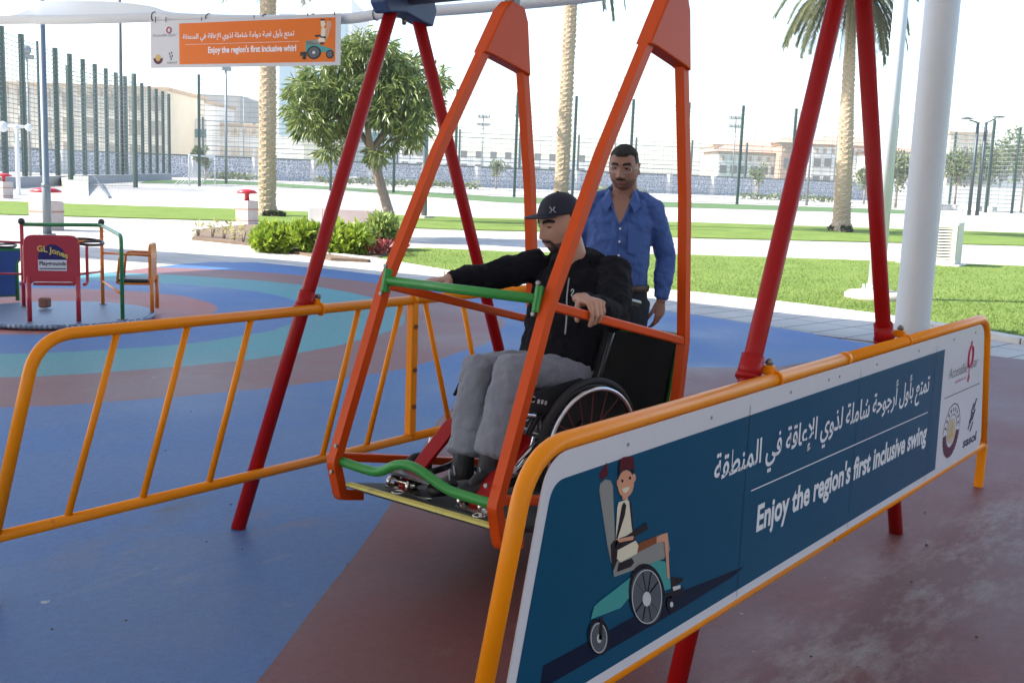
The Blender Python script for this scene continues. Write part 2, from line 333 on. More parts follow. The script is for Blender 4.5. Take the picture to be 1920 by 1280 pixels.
# overhead canopy and the low sail beyond it
FAB=mat('sail_fabric',(.74,.74,.73),.7,var=.03,vs=.4,trans=.17)
cv=[(10.6,3.2,5.25),(9.1,5,5.0),(8.6,8,4.95),(8.5,12,4.95),(7.6,17.5,5.3),(4.4,17.2,5.1),(0,16.8,5.1),(-16,18,5.3),(-30,18,5.5),(-30,-4,5.2),(-30,-26,5.5),(-10,-26,5.2),(9.5,-26,5.5),(9.3,-14,5.2),(9.6,-3,5.1)]  # unseen; outline follows the ground shade, rear stretch added to cut fill light
mb=MB(); N=len(cv); ctr=Vector((-6,-2,6.4)); rings=[[Vector(p).lerp(ctr,t)+Vector((0,0,.5*math.sin(t*math.pi*.5)*t)) for p in cv] for t in np.linspace(0,.97,8)]
vs=[p for r in rings for p in r]; fs=[(i*N+k,i*N+(k+1)%N,(i+1)*N+(k+1)%N,(i+1)*N+k) for i in range(7) for k in range(N)]+[tuple(7*N+k for k in range(N))]
mb.add(vs,fs,True); ov=thing('shade_canopy','big white shade canopy overhead, unseen, carried by the thick white column and extended rearward to cut fill light','canopy',(10.6,3.2,0))
mb.build('canopy_fabric',FAB,ov)
cb=MB().tube([Vector(p) for p in cv],.04,n=8,closed=True); cb.build('edge_cable',mat('galvanised',(.45,.46,.47),.4,.8),ov)
WP=mat('white_paint',(.62,.63,.64),.42,var=.05,vs=2,dirt=((.35,.33,.3),3,.62,.3))
c0=gp(1705,662); cm=MB().lathe([(.17,0),(.162,.3),(.158,2.5),(.155,5.3)],(c0.x,c0.y,0),32); cm.lathe([(.3,.0),(.3,.025)],(c0.x,c0.y,.004),24)
for k in range(6): cm.lathe([(.014,0),(.014,.05)],(c0.x+.24*math.cos(k),c0.y+.24*math.sin(k),.02),6)
tag(cm.build('canopy_column',WP),'thick smooth white round column rising out of the picture behind the banner fence','column')

sl_pts=[at(-420,52,16.4),at(0,38,15.2),at(80,37.5,14.95),at(140,37,14.7),at(220,35,14.4),at(283,33,14.2),at(330,34,14.0),at(470,38,13.5),at(640,36,12.85),at(720,26,12.5),at(840,19,12.1),at(960,9,11.7),at(1120,-8,11.2),at(1300,-40,10.7)]
sail=thing('shade_sail','low white shade sail with a tubular lower edge beyond the swing','shade sail',sl_pts[4]-Vector((0,0,sl_pts[4].z)))
se=smoothpts(sl_pts,6); MB().tube(se,.062,n=14).build('edge_sleeve',mat('sail_sleeve',(.6,.6,.6),.6,var=.05,vs=3),sail)
back=[at(-420,-26,18.2),at(0,3,17.0),at(80,2,16.2),at(140,1,15.1),at(220,4,14.6),at(283,12,14.3),at(330,24,14.2),at(470,34,14.3),at(640,34,13.4),at(720,24,13.),at(840,16,12.6),at(960,6,12.1),at(1120,-12,11.6),at(1300,-44,11.1)]
bk=smoothpts(back,6); mb=MB(); n1=len(se); rows=[]
for t in np.linspace(0,1,9): rows+=[a.lerp(b,t)+Vector((0,0,-.22*math.sin(t*math.pi)*min(1,(b-a).length/6))) for a,b in zip(se,bk)]
mb.add(rows,[(i*n1+k,i*n1+k+1,(i+1)*n1+k+1,(i+1)*n1+k) for i in range(8) for k in range(n1-1)],True); mb.build('sail_cloth',FAB,sail)
for px in (293,383,492,590,700):
    k=min(range(n1),key=lambda i:abs(np.dot(RC.T@(np.array(se[i])-np.array([0,0,CAMH])),[FPX,0,0])/depth_of(se[i])+960-px))
    p=se[k]; t=(se[k+1]-se[k-1]).normalized(); u=t.orthogonal().normalized(); w=t.cross(u)
    MB().tube([p+u*.068*math.cos(a)+w*.068*math.sin(a) for a in np.linspace(0,2*math.pi,18,endpoint=False)],.006,n=6,closed=True).build('cable_tie',mat('black_plastic',(.02,.02,.022),.4),sail)

# grass blades standing along the near lawn so its border and surface are not a clean sheet
_V=[];_F=[];n_=0
while n_<26000:
    px=RNG.uniform(680,1925); py=RNG.uniform(466,650); lo_=np.interp(px,[690,840,1100,1300,1500,1650,1780,1920],[488,513,539,554,577,597,617,641]); hi_=np.interp(px,[690,760,800,950,1300,1680,1900],[487,469,468,475,481,493,501])
    if not hi_<py<lo_: continue
    p=gp(px,py,.03); a=RNG.uniform(0,6.28); h_=RNG.uniform(.012,.038); w_=.006; k=len(_V); l_=RNG.normal(0,.02,2); n_+=1
    _V+=[(p.x-w_*math.cos(a),p.y-w_*math.sin(a),.028),(p.x+w_*math.cos(a),p.y+w_*math.sin(a),.028),(p.x+l_[0],p.y+l_[1],.03+h_)]; _F.append((k,k+1,k+2))
gm_=leafmat('grass_blade',(.105,.165,.03),(.195,.26,.06),.3,.6); me=bpy.data.meshes.new('grass'); me.from_pydata(_V,[],_F); me.materials.append(gm_); tag(link(bpy.data.objects.new('grass',me)),'short bright grass blades over the near lawn','grass',kind='stuff')

_m=MB()
for _ in range(30):
    p=gp(RNG.uniform(60,1850),RNG.uniform(760,1260),.012)
    if p.y>6 or p.x<.5: continue
    r_=RNG.uniform(.0025,.006); _m.ball(p,r_,6,(RNG.uniform(.8,2.2),RNG.uniform(.7,1.4),.5))
tag(_m.build('grit',mat('grit_dark',(.05,.04,.035),.9,var=.6,vs=3)),'scattered dark grit and crumbs on the rubber floor','grit',kind='stuff')
# ================================================================ SWING FRAME
DUST=((.3,.26,.22),5,.60,.35)
RED=mat('red_paint',(.33,.005,.006),.38,var=.10,vs=3,spec=.2,dirt=((.25,.06,.05),7,.66,.5),bump=.03,bs=25)
ORANGE=mat('orange_red_paint',(.60,.066,.004),.38,var=.08,vs=3,spec=.2,dirt=((.3,.1,.05),8,.66,.5),bump=.03,bs=25)
YEL=mat('amber_paint',(.84,.255,.003),.32,var=.08,vs=4,spec=.22,dirt=((.22,.11,.05),9,.635,.8),bump=.03,bs=30)
GRN=mat('green_paint',(.04,.25,.045),.35,var=.08,vs=4,spec=.3,dirt=((.1,.2,.08),8,.66,.4))
STEEL=mat('zinc_bolt',(.22,.21,.2),.45,.8,var=.1,vs=20)
DGREY=mat('beam_steel',(.16,.165,.175),.45,.6,var=.1,vs=5)
BRACK=mat('blue_bracket',(.045,.075,.17),.45,var=.15,vs=8,dirt=((.2,.2,.22),9,.6,.4))
BLK=mat('black_plastic',(.02,.02,.022),.4) if 'black_plastic' not in MATS else MATS['black_plastic']
AX,AZ=3.78,2.365
fr=thing('swing_frame','red A-frame swing stand with blue brackets straddling the wheelchair swing','swing frame',(AX,2.57,0))
for y in (1.494,3.644):
    for fx,tx in ((2.82,3.70),(4.84,3.86)):
        MB().tube([(fx,y,0),(tx,y,2.30)],.031,n=18).build('leg',RED,fr)
        t=.925/2.3; c=Vector((fx+(tx-fx)*t,y,.925)); d=Vector((tx-fx,0,2.3)).normalized()
        col=MB().tube([c-d*.02+d*.02,c+d*.085],.039,n=18); col.tube([c+d*.005,c+d*.02],.043,n=18).build('collar',RED,fr)
        cl=MB(); sx=.065; ro=.064 if y<2 else .044; cl.box(c+Vector((sx-.01,-ro*.5,.035)),(.022,ro,.03)); cl.tube([c+Vector((sx,-ro+.0265*math.sin(a),.005+.0265*math.cos(a))) for a in np.linspace(0,2*math.pi,14,endpoint=False)],.006,n=6,closed=True)
        cl.build('rail_clamp',YEL,fr,bevel=.003); MB().lathe([(.013,0),(.013,.012),(.008,.02)],c+Vector((sx-.0,-ro*.6,.05)),6,axis=(0.3,-.2,1)).build('bolt',STEEL,fr)
    b=MB(); P=[(3.635,2.262),(3.60,2.31),(3.66,2.45),(3.9,2.45),(3.955,2.31),(3.93,2.235),(3.87,2.245),(3.74,2.275)]
    b.poly([(x,y-.05,z) for x,z in P],(0,1,0),.1); b.build('bracket',BRACK,fr,bevel=.008)
    MB().lathe([(.008,0),(.012,.012),(.012,.03)],(3.78,y,2.228),8).build('bolt',STEEL,fr)
MB().tube([(AX,1.3,AZ),(AX,3.80,AZ)],.05,n=20).build('top_beam',DGREY,fr)

# ================================================================ WHEELCHAIR SWING (hangs from the beam, swung forward)
PIV=Vector((AX,0,2.26)); TH=math.radians(12.2); CT,ST=math.cos(TH),math.sin(TH)
def L(lx,y,lz): return Vector((PIV.x+lx*CT+lz*ST, y, PIV.z-lx*ST+lz*CT))
RL=Matrix(((CT,0,ST),(0,1,0),(-ST,0,CT)))
sw=thing('wheelchair_swing','orange-red wheelchair platform swing with green cross bars hanging from the A-frame','swing',(2.9,2.6,0))
def sq(mb,pts,w,up=(0,1,0)):
    P=arc(pts,.012,2); t0=(P[1]-P[0]).normalized(); mb.tube(P,w*.7071,n=4,smooth=False,hint=Vector(up)+t0.cross(Vector(up)))
for y in (2.2,3.0):
    m=MB()
    sq(m,[L(-.10,y,-.13),L(-.315,y,-.71),L(-.485,y,-1.29),L(-.595,y,-2.0),L(-.53,y,-2.125),L(-.42,y,-2.125)],.041)
    sq(m,[L(.10,y,-.13),L(.335,y,-.71),L(.53,y,-1.30),L(.60,y,-2.0),L(.53,y,-2.125),L(.42,y,-2.125)],.041)
    m.build('side_frame',ORANGE,sw,bevel=.006)
    P=[(-.045,.02),(.045,.02),(.085,-.03),(.165,-.245),(.118,-.24),(-.118,-.24),(-.165,-.245),(-.085,-.03)]
    MB().poly([L(x,y-.034,z) for x,z in P],(0,1,0),.068).build('gusset_plate',ORANGE,sw,bevel=.006)
    MB().beam(L(-.478,y,-1.285),L(.522,y,-1.295),.034,.034,(0,1,0)).build('arm_rail',ORANGE,sw,bevel=.006)
    MB().beam(L(-.58,y,-1.975),L(.58,y,-1.975),.034,.034,(0,1,0)).build('lower_rail',ORANGE,sw,bevel=.006)
    h=MB(); h.tube([(AX,y-.035,AZ),(AX,y+.035,AZ)],.062,n=18); h.box((AX,y,2.29),(.05,.05,.09)); h.build('hanger',DGREY,sw,bevel=.004)
    g=MB(); s=1 if y<2.5 else -1
    g.box(L(-.515,y+s*.028,-1.27),(.010,.03,.095),RL); g.box(L(-.507,y+s*.03,-1.27),(.035,.012,.09),RL)
    g.build('bar_bracket',GRN,sw,bevel=.003)
    for x_,lz in ((-.522,-1.215),(-.522,-1.325),(-.622,-1.93),(-.622,-2.03)): MB().lathe([(.008,0),(.008,.010)],L(x_,y+s*.028,lz),8,axis=(-1,0,.2)).build('bolt',STEEL,sw)
MB().tube([L(-.505,2.225,-1.27),L(-.505,2.975,-1.27)],.0185,n=16).build('cross_bar',GRN,sw)
wv=[(645,866),(668,874),(690,881),(708,884),(722,880),(738,872),(757,870),(775,876),(795,889),(815,904),(838,918),(870,929),(893,936),(914,941)]
wp=[]
for px,py in wv:
    p=pl(px,py,0,2.80); wp.append(p)
y0,y1=wp[0].y,wp[-1].y
wp=[Vector((p.x,3.0-.02+(p.y-y0)/(y1-y0)*(-.76),p.z)) for p in wp]
MB().tube(smoothpts(wp,5),.0185,n=14).build('wavy_bar',GRN,sw)
PLAT=mat('platform_rubber',(.055,.056,.055),.7,var=.25,vs=10,bump=.4,bs=160,dirt=((.2,.19,.17),6,.6,.35))
m=MB(); m.box(L(.0,2.6,-2.079),(1.08,.74,.018),RL); m.build('platform',PLAT,sw,bevel=.004)
m=MB(); m.box(L(-.5445,2.6,-2.076),(.009,.725,.011),RL); m.box(L(-.527,2.6,-2.0685),(.022,.725,.004),RL); m.build('edge_strip',mat('yellow_strip',(.62,.52,.12),.55,var=.2,vs=14,dirt=((.2,.17,.1),10,.55,.6)),sw)
m=MB(); m.box(L(0.03,2.6,-2.098),(.96,.70,.02),RL); m.build('platform_frame',PLAT,sw)
# rear ramp folded up: black board in a green frame
m=MB(); m.box(L(.545,2.6,-1.69),(.03,.70,.80),RL); m.build('ramp_board',mat('ramp_rubber',(.005,.005,.006),.7,var=.2,vs=12,bump=.3,bs=120,spec=.3),sw)
m=MB(); 
for y in (2.245,2.955): m.beam(L(.585,y,-2.09),L(.585,y,-1.29),.035,.035,(0,1,0))
m.beam(L(.585,2.245,-1.275),L(.585,2.955,-1.275),.03,.03); m.build('ramp_frame',GRN,sw,bevel=.004)
m=MB(); m.beam(L(.56,2.225,-2.05),L(.575,2.225,-1.42),.014,.03,(0,1,0)); m.box(L(.56,2.6,-1.268),(.05,.72,.012),RL); m.build('ramp_edge',mat('ramp_edge',(.45,.44,.33),.6,var=.2,vs=9),sw)
m=MB(); m.lathe([(.011,0),(.011,.03)],L(.585,2.225,-1.45),8,axis=(1,-.4,0)); m.lathe([(.018,0),(.018,.006)],L(.585,2.225,-1.45),8,axis=(1,-.4,0)); m.build('bolt',STEEL,sw)
# hinged red clamp arms that hold the chair
for px0,py0,px1,py1,yy in ((775,912,850,832,2.78),(897,940,963,842,2.42)):
    a=L(-.40,yy,-2.035); b=L(-.165,yy+.02,-1.80)
    ar=MB(); d=(b-a).normalized(); nn=Vector((0,1,0)); u=d.cross(nn).normalized()
    outl=[(-.02,-.028),(.32,-.034)]+[(.33+.034*math.sin(t),-.034*math.cos(t)) for t in np.linspace(.2,math.pi-.2,7)]+[(.32,.034),(-.02,.028)]
    # face of the flat bar turned to the front
    ar.poly([a+d*p+nn*q*1.15 for p,q in outl],u,.016); ao=ar.build('clamp_arm',RED,sw,bevel=.003)
    bk=MB(); bk.tube([a+Vector((-.01,-.055,.005)),a+Vector((-.01,.055,.005))],.011,n=10); 
    for s in (-1,1): bk.tube(arc([a+Vector((-.005,s*.05,-.012)),a+Vector((-.06,s*.05,-.0)),a+Vector((-.05,s*.05,.03)),a+Vector((-.0,s*.05,.012))],.02),.009,n=8)
    bk.box(a+Vector((-.03,0,-.014)),(.05,.14,.008)); bk.build('hinge',mat('worn_chrome',(.7,.68,.62),.25,1,var=.2,vs=30),ao)
for px,yy in ((790,2.75),(905,2.35)):
    p=L(-.48,yy,-2.064); MB().tube([p+Vector((.022*math.cos(a),.022*math.sin(a),.002)) for a in np.linspace(0,6.28,14,endpoint=False)],.004,n=6,closed=True).build('floor_ring',MATS['worn_chrome'],sw)
for x_,yy,w_ in ((-.42,2.72,.16),(-.40,2.32,.13)): MB().box(L(x_,yy,-2.067),(.03,w_,.005),RL).build('floor_plate',MATS['worn_chrome'],sw)

# ================================================================ FENCES BESIDE THE SWING
def fence_line(name,label,y,banner):
    t=thing(name,label,'barrier',(3.84,y,0))
    for s in (1,-1):
        X=lambda x: x if s==1 else 7.68-x
        rail=MB().tube(arc([(X(1.745),y,.24),(X(1.925),y,.93),(X(3.835),y,.93)],.14,10),.0228,n=16); rail.build('top_rail',YEL,t)
        MB().tube([(X(1.745),y,.24),(X(3.835),y,.24)],.0215,n=16).build('bottom_rail',YEL,t)
        for k,x in enumerate((2.235,2.545,2.855,3.475,3.755)):
            MB().tube([(X(x),y,.915),(X(x-.215),y,.25)],.0135,n=12).build('baluster',YEL,t)
        MB().beam((X(1.733),y,0),(X(1.733),y,.24),.038,.042,(0,1,0)).build('foot_post',YEL,t,bevel=.003)
    MB().box((3.84,y,.585),(.042,.04,.66)).build('centre_post',YEL,t,bevel=.003)
    m=MB()
    for z in (.40,.585,.80): MB().lathe([(.012,0),(.012,.008)],(3.84,y-.02,z),8,axis=(0,-1,0)).build('bolt',mat('rusty_bolt',(.22,.09,.04),.6,.5),t)
    m.tube([(3.825+.02*k,y+.0,.93) for k in (0,1.5)],.0265,n=16); m.build('rail_joint',YEL,t)
    return t
fence_line('barrier','bare amber tube barrier with slanting bars beyond the swing',3.60,False)
nb=fence_line('barrier','amber tube barrier carrying a blue printed banner nearest the camera',1.43,True)

# ---- the printed banner on the near barrier
BY=1.398
def B(px,py,k=0): p=pl(px,py,1,BY); return Vector((p.x,BY-.0006*k,p.z))
def bx(x,z,k=0): return Vector((x,BY-.0006*k,z))
VIN=lambda n,c,r=.22: mat(n,c,r,var=.03,vs=2,spec=.14)
WHT=VIN('banner_white',(.62,.61,.66)); BLU=VIN('banner_blue',(.003,.068,.14),.2)
def inset(x0b,x0t,x1t,x1b,z0,z1,r): return arc([(x0b,BY,z0),(x0t,BY,z1),(x1t,BY,z1),(x1b,BY,z0),(x0b,BY,z0)],r,8)
out=inset(1.80,1.955,5.60,5.775,.262,.918,.09)
out=out[:-1]
bn=MB().poly([(p.x,BY+.004,p.z) for p in out],(0,-1,0),.004).build('banner',WHT,nb)
bn['label']='blue and white printed vinyl banner'
pn=arc([(1.84,BY,.292),(1.975,BY,.853),(4.95,BY,.853),(5.0,BY,.292),(1.84,BY,.292)],.05,8)[:-1]
# square corners where the blue meets the white field
pn=[p for p in pn if p.x<3]+[bx(4.975,.853),bx(5.005,.292)]
pn=sorted(pn,key=lambda p:math.atan2(p.z-.57,p.x-3.4))
MB().poly([(p.x,BY-.0006,p.z) for p in pn]).build('blue_field',BLU,bn)
LW=VIN('print_white',(.74,.74,.78))
to=lambda k:(lambda x,z:bx(x,z,k))
def spanpx(a,b): return B(*a),B(*b)
mb=MB()
ar1=shape_arabic('تمتع بأول أرجوحة شاملة لذوي الإعاقة في المنطقة')
text_to(mb,ar1,to(2),2.79,4.79,.640,.792,.016)
text_to(mb,"Enjoy the region's first inclusive swing",to(2),3.11,4.82,.425,.548,.03)
mb.build('lettering',LW,bn)
MB().poly([bx(3.05,.602,2),bx(4.805,.588,2),bx(4.805,.592,2),bx(3.05,.606,2)]).build('rule_line',LW,bn)
# seams and eyelets in the vinyl
for x in (3.0,3.93,4.85): MB().poly([bx(x,.27,1),bx(x+.003,.27,1),bx(x+.003,.884,1),bx(x,.884,1)]).build('seam',VIN('seam',(.012,.062,.12),.3),bn)
for x in (2.3,2.75,3.3,3.62,3.72,4.1,4.6,5.1,5.45): MB().lathe([(.005,0),(.005,.002)],(x,BY-.001,.885),8,axis=(0,-1,0)).build('eyelet',mat('eyelet_grey',(.30,.29,.30),.5),bn)
# cartoon of a wheelchair user (pixel outlines of the photo laid onto the banner's own plane)
def Z(x,y): return (1060+x/3.047,820+y/3.047)
def col(n,c): return VIN('print_'+n,c,.25)
INKS=[col('shadow',(.004,.012,.035)),col('seat',(.26,.255,.24)),col('maroon',(.09,.012,.018)),col('skin',(.62,.30,.19)),col('dark',(.022,.018,.02)),col('cream',(.70,.62,.48)),col('teal',(.06,.30,.29)),col('tyre',(.012,.013,.02)),col('spoke',(.09,.10,.12)),col('silver',(.55,.56,.57)),col('brown',(.22,.07,.03)),col('navy',(.01,.025,.07))]
F=MB()
def ink(i,pts,k): F.cur=i; F.poly([B(*Z(*p),k) for p in pts])
def ell(i,cx,cy,rx,ry,k,rot=0,n=28):
    c,s=math.cos(rot),math.sin(rot); ink(i,[(cx+rx*math.cos(a)*c-ry*math.sin(a)*s,cy+rx*math.cos(a)*s+ry*math.sin(a)*c) for a in np.linspace(0,2*math.pi,n,endpoint=False)],k)
def ring(i,cx,cy,rx,ry,w,k,n=32):
    F.cur=i; a=np.linspace(0,2*math.pi,n,endpoint=False); o=[B(*Z(cx+rx*math.cos(t),cy+ry*math.sin(t)),k) for t in a]; q=[B(*Z(cx+(rx-w)*math.cos(t),cy+(ry-w*1.3)*math.sin(t)),k) for t in a]
    F.add(o+q,[(j,(j+1)%n,n+(j+1)%n,n+j) for j in range(n)])
ink(0,[(-130,1300),(190,1130),(600,900),(1020,735),(960,790),(660,975),(180,1250),(-150,1440)],2)
ink(2,[(190,205),(235,140),(242,215),(200,245)],2)
ink(1,[(190,300),(196,262),(225,238),(255,243),(268,275),(278,520),(280,700),(258,715),(235,600)],3)
ink(1,[(265,720),(275,795),(560,690),(595,640),(580,545),(520,560),(400,640),(300,700)],3)
ink(4,[(255,610),(275,585),(375,560),(400,580),(390,600),(300,640),(292,700),(270,760),(258,690)],4)
ink(4,[(300,715),(375,685),(388,710),(370,735),(290,765)],5)
ink(5,[(280,640),(292,400),(300,368),(345,352),(362,362),(378,470),(378,545),(300,575)],4)
ink(5,[(292,640),(395,585),(412,615),(402,660),(310,710),(288,690)],6)
ink(10,[(412,600),(515,560),(515,600),(405,655)],6)
ink(3,[(515,572),(535,553),(578,540),(590,800),(578,800),(560,590),(515,598)],6)
ink(4,[(360,360),(370,362),(384,520),(376,525)],5)
ink(4,[(318,385),(330,366),(343,385),(335,440),(292,578),(284,575)],5)
ink(3,[(288,578),(370,560),(384,560),(380,580),(300,596)],7)
ink(4,[(340,560),(458,482),(466,520),(372,575)],6)
ink(3,[(322,330),(352,330),(355,352),(322,352)],4)
ell(3,340,262,46,78,5,.06)
ell(3,297,258,8,22,4); ell(3,388,228,10,24,4)
ink(2,[(300,190),(306,125),(325,110),(360,104),(384,112),(388,178),(345,180)],6)
ink(4,[(296,205),(300,188),(318,192),(302,215)],6); ink(4,[(366,180),(386,176),(390,200),(378,205)],6)
ell(4,319,245,7,9,6,n=14); ell(4,363,229,7,9,6,n=14)
ink(5,[(318,290),(360,276),(355,300),(338,316),(324,308)],6)
ink(6,[(140,1035),(160,960),(200,925),(440,740),(520,700),(565,705),(590,760),(598,860),(560,870),(420,840),(310,970)],5)
ell(7,460,893,103,178,6,-.12); ell(8,458,905,88,158,7,-.12); ring(9,458,905,86,155,4,8)
for a in np.linspace(0,math.pi,5,endpoint=False)[1:]:
    c,s=math.cos(a)*80,math.sin(a)*148; ink(7,[(458+c-3,905+s-3),(458+c+3,905+s+3),(458-c+3,905-s+3),(458-c-3,905-s-3)],8)
ell(9,456,918,24,42,9)
ell(7,185,1135,62,105,6,-.1); ell(8,183,1140,50,90,7,-.1); ring(9,183,1140,47,86,4,8); ink(4,[(190,1020),(205,1020),(200,1150),(180,1150)],9); ell(9,184,1142,14,26,9)
ink(4,[(600,790),(640,800),(665,795),(665,815),(600,860)],6); ink(4,[(560,890),(668,850),(672,880),(590,915)],6); ink(9,[(605,850),(650,838),(650,858),(610,872)],7)
ell(7,600,950,26,48,6,-.1); ell(9,600,950,9,16,7)
F.build('cartoon_figure',INKS,bn)
# right-hand white field: the campaign mark, divider, crest and sponsor mark
GREY=col('grey',(.20,.19,.21)); PK=col('pink',(.52,.05,.13)); DK=col('darkblue',(.03,.05,.09)); MRN=col('maroon2',(.10,.015,.045)); GOLD=col('gold',(.55,.38,.12))
mb=MB(); text_to(mb,'Accessible',to(2),5.075,5.37,.702,.752,-.004,.2); text_to(mb,'atar',to(2),5.435,5.545,.712,.75,-.004,.2); mb.build('lettering',GREY,bn); 
mb=MB()
mb.tube([bx(5.402+.036*math.cos(a),.775+.052*math.sin(a),3) for a in np.linspace(0,6.28,24,endpoint=False)],.006,n=5,closed=True); mb.poly([bx(5.398,.722,3),bx(5.408,.722,3),bx(5.408,.69,3),bx(5.398,.69,3)]); mb.lathe([(.012,0),(.012,.001)],bx(5.404,.838,2),10,axis=(0,-1,0)); mb.poly([bx(5.385,.655,3),bx(5.405,.695,3),bx(5.425,.672,3),bx(5.41,.645,3)])
text_to(mb,'a guide for all',to(2),5.18,5.36,.665,.685,-.004); mb.build('logo',PK,bn)
MB().poly([bx(5.04,.615,2),bx(5.62,.612,2),bx(5.62,.617,2),bx(5.04,.620,2)]).build('rule_line',GREY,bn)
mb=MB(); cx,cz=5.205,.44
def half(r0,r1,a0,a1,k,n=20,ser=0):
    for t0,t1 in zip(np.linspace(a0,a1,n+1)[:-1],np.linspace(a0,a1,n+1)[1:]):
        q=r1*(1-ser*.5)
        mb.poly([bx(cx+r0*math.cos(t0),cz+r0*math.sin(t0),k),bx(cx+r1*math.cos(t0),cz+r1*math.sin(t0),k),bx(cx+(q)*math.cos((t0+t1)/2),cz+q*math.sin((t0+t1)/2),k),bx(cx+r1*math.cos(t1),cz+r1*math.sin(t1),k),bx(cx+r0*math.cos(t1),cz+r0*math.sin(t1),k)])
half(.078,.132,math.pi*1.03,math.pi*1.97,3,18,.12); half(.128,.132,0,math.pi,3,20); half(.078,.081,.1,math.pi-.1,3,18)
for t in np.linspace(.25,math.pi-.25,9): mb.poly([bx(cx+(.095+d)*math.cos(t+e),cz+(.095+d)*math.sin(t+e),3) for d,e in ((0,-.04),(.018,-.05),(.018,.05),(0,.04))])
mb.build('crest',MRN,bn)
mb=MB(); mb.lathe([(.06,0),(.06,.0004)],bx(cx,cz,2),24,axis=(0,-1,0)); mb.build('crest',col('goldpale',(.55,.45,.30)),bn)
mb=MB(); mb.poly([bx(cx-.04,cz-.03,4),bx(cx+.04,cz-.03,4),bx(cx+.03,cz-.012,4),bx(cx+.006,cz-.012,4),bx(cx+.012,cz+.035,4),bx(cx-.004,cz+.045,4),bx(cx-.008,cz-.012,4),bx(cx-.03,cz-.012,4)]); mb.build('crest',GOLD,bn)
mb=MB()
for (x,z,w,h) in ((5.535,.50,.03,.045),(5.575,.515,.03,.055),(5.525,.455,.04,.05),(5.565,.462,.04,.05),(5.51,.42,.03,.04),(5.55,.405,.03,.045)):
    mb.poly([bx(x-w/2-.012,z-h/2,3),bx(x+w*.1-.012,z-h/2,3),bx(x+w/2+.012,z+h/2,3),bx(x-w*.1+.012,z+h/2,3)])
text_to(mb,'sasol',to(2),5.43,5.66,.315,.365,.03); mb.build('logo',DK,bn)
# ================================================================ HANGING BANNER ON THE SAIL
bl,br=at(283,127,14.2),at(638,124,12.8); tl_,tr_=at(283,41,14.2),at(638,29,12.8)
U=(br-bl); U.z=0; WB=U.length; U.normalize(); Vv=Vector((0,0,1)); Nb=U.cross(Vv); HB=(tl_.z-bl.z+tr_.z-br.z)/2
O=Vector((bl.x,bl.y,(bl.z+br.z)/2)); 
def H(u,v,k=0): return O+U*(u*WB)+Vector((0,0,1))*(v*HB)+Nb*(.001*k)
hb=thing('hanging_banner','orange printed banner with white side field hanging under the low shade sail','banner',O)
def shear(v): return v
MB().poly([H(0,0,-4),H(1,0,-4),H(1,1,-4),H(0,1,-4)],Nb,.004).build('backing',mat('banner_backing',(.50,.49,.52),.35,var=.05,vs=3),hb)
OR=VIN('orange_print',(.70,.15,.012),.3)
MB().poly([H(.165,.07,1),H(.975,.07,1),H(.975,.93,1),H(.165,.93,1)]).build('orange_field',OR,hb)
mb=MB(); toh=lambda u,v:H(u,v,2)
text_to(mb,shape_arabic('تمتع بأول لعبة دوامة شاملة لذوي الإعاقة في المنطقة'),toh,.185,.775,.54,.74,.018); text_to(mb,"Enjoy the region's first inclusive whirl",toh,.325,.785,.25,.43,.03)
mb.poly([H(.20,.482,2),H(.80,.482,2),H(.80,.488,2),H(.20,.488,2)]); mb.build('lettering',LW,hb)
F2=MB()
def ik(i,pts,k): F2.cur=i; F2.poly([H((x-55)/1810,(540-y)/500,k) for x,y in pts])
def el2(i,x,y,rx,ry,k): ik(i,[(x+rx*math.cos(a),y+ry*math.sin(a)) for a in np.linspace(0,2*math.pi,20,endpoint=False)],k)
ik(5,[(1690,100),(1722,95),(1735,140),(1720,170),(1695,160)],3); ik(3,[(1745,110),(1785,105),(1790,150),(1760,260),(1735,300),(1725,280)],3); ik(2,[(1688,88),(1728,88),(1726,104),(1690,104)],4); ik(2,[(1765,85),(1785,100),(1770,104)],4)
ik(5,[(1700,165),(1735,180),(1742,260),(1735,310),(1672,312),(1668,290),(1690,260)],3); ik(4,[(1640,243),(1695,238),(1695,255),(1645,262)],4); ik(4,[(1690,255),(1740,258),(1738,275),(1690,270)],4); ik(4,[(1690,316),(1725,316),(1722,335),(1690,335)],4)
ik(1,[(1580,290),(1660,285),(1700,330),(1570,340)],3); ik(6,[(1560,300),(1580,292),(1700,345),(1800,385),(1795,410),(1690,410),(1560,420)],3)
el2(7,1635,412,62,66,5); el2(8,1635,412,50,53,6); el2(9,1635,412,14,15,7); el2(7,1775,432,34,42,5); el2(8,1775,432,24,30,6); el2(7,1550,460,17,20,5); ik(4,[(1515,405),(1570,400),(1570,445),(1510,440)],4)
F2.build('cartoon_figure',INKS,hb)
mb=MB(); text_to(mb,'Accessible Qatar',lambda u,v:H(u,v,2),.012,.15,.66,.73,-.004,.2); text_to(mb,'sasol',lambda u,v:H(u,v,2),.095,.15,.09,.14,.02); mb.build('lettering',GREY,hb)
mb=MB(); mb.tube([H(.107+.012*math.cos(a),.80+.06*math.sin(a),3) for a in np.linspace(0,6.28,16,endpoint=False)],.008,n=5,closed=True); mb.build('logo',PK,hb)
mb=MB()
for t0,t1 in zip(np.linspace(math.pi,2*math.pi,9)[:-1],np.linspace(math.pi,2*math.pi,9)[1:]): mb.poly([H(.043+a*math.cos(t),.21+b*math.sin(t),3) for a,b,t in ((.013,.065,t0),(.028,.13,t0),(.028,.13,t1),(.013,.065,t1))])
mb.build('crest',MRN,hb); MB().poly([H(.043+.016*math.cos(a),.22+.07*math.sin(a),3) for a in np.linspace(0,6.28,14,endpoint=False)]).build('crest',GOLD,hb)
mb=MB()
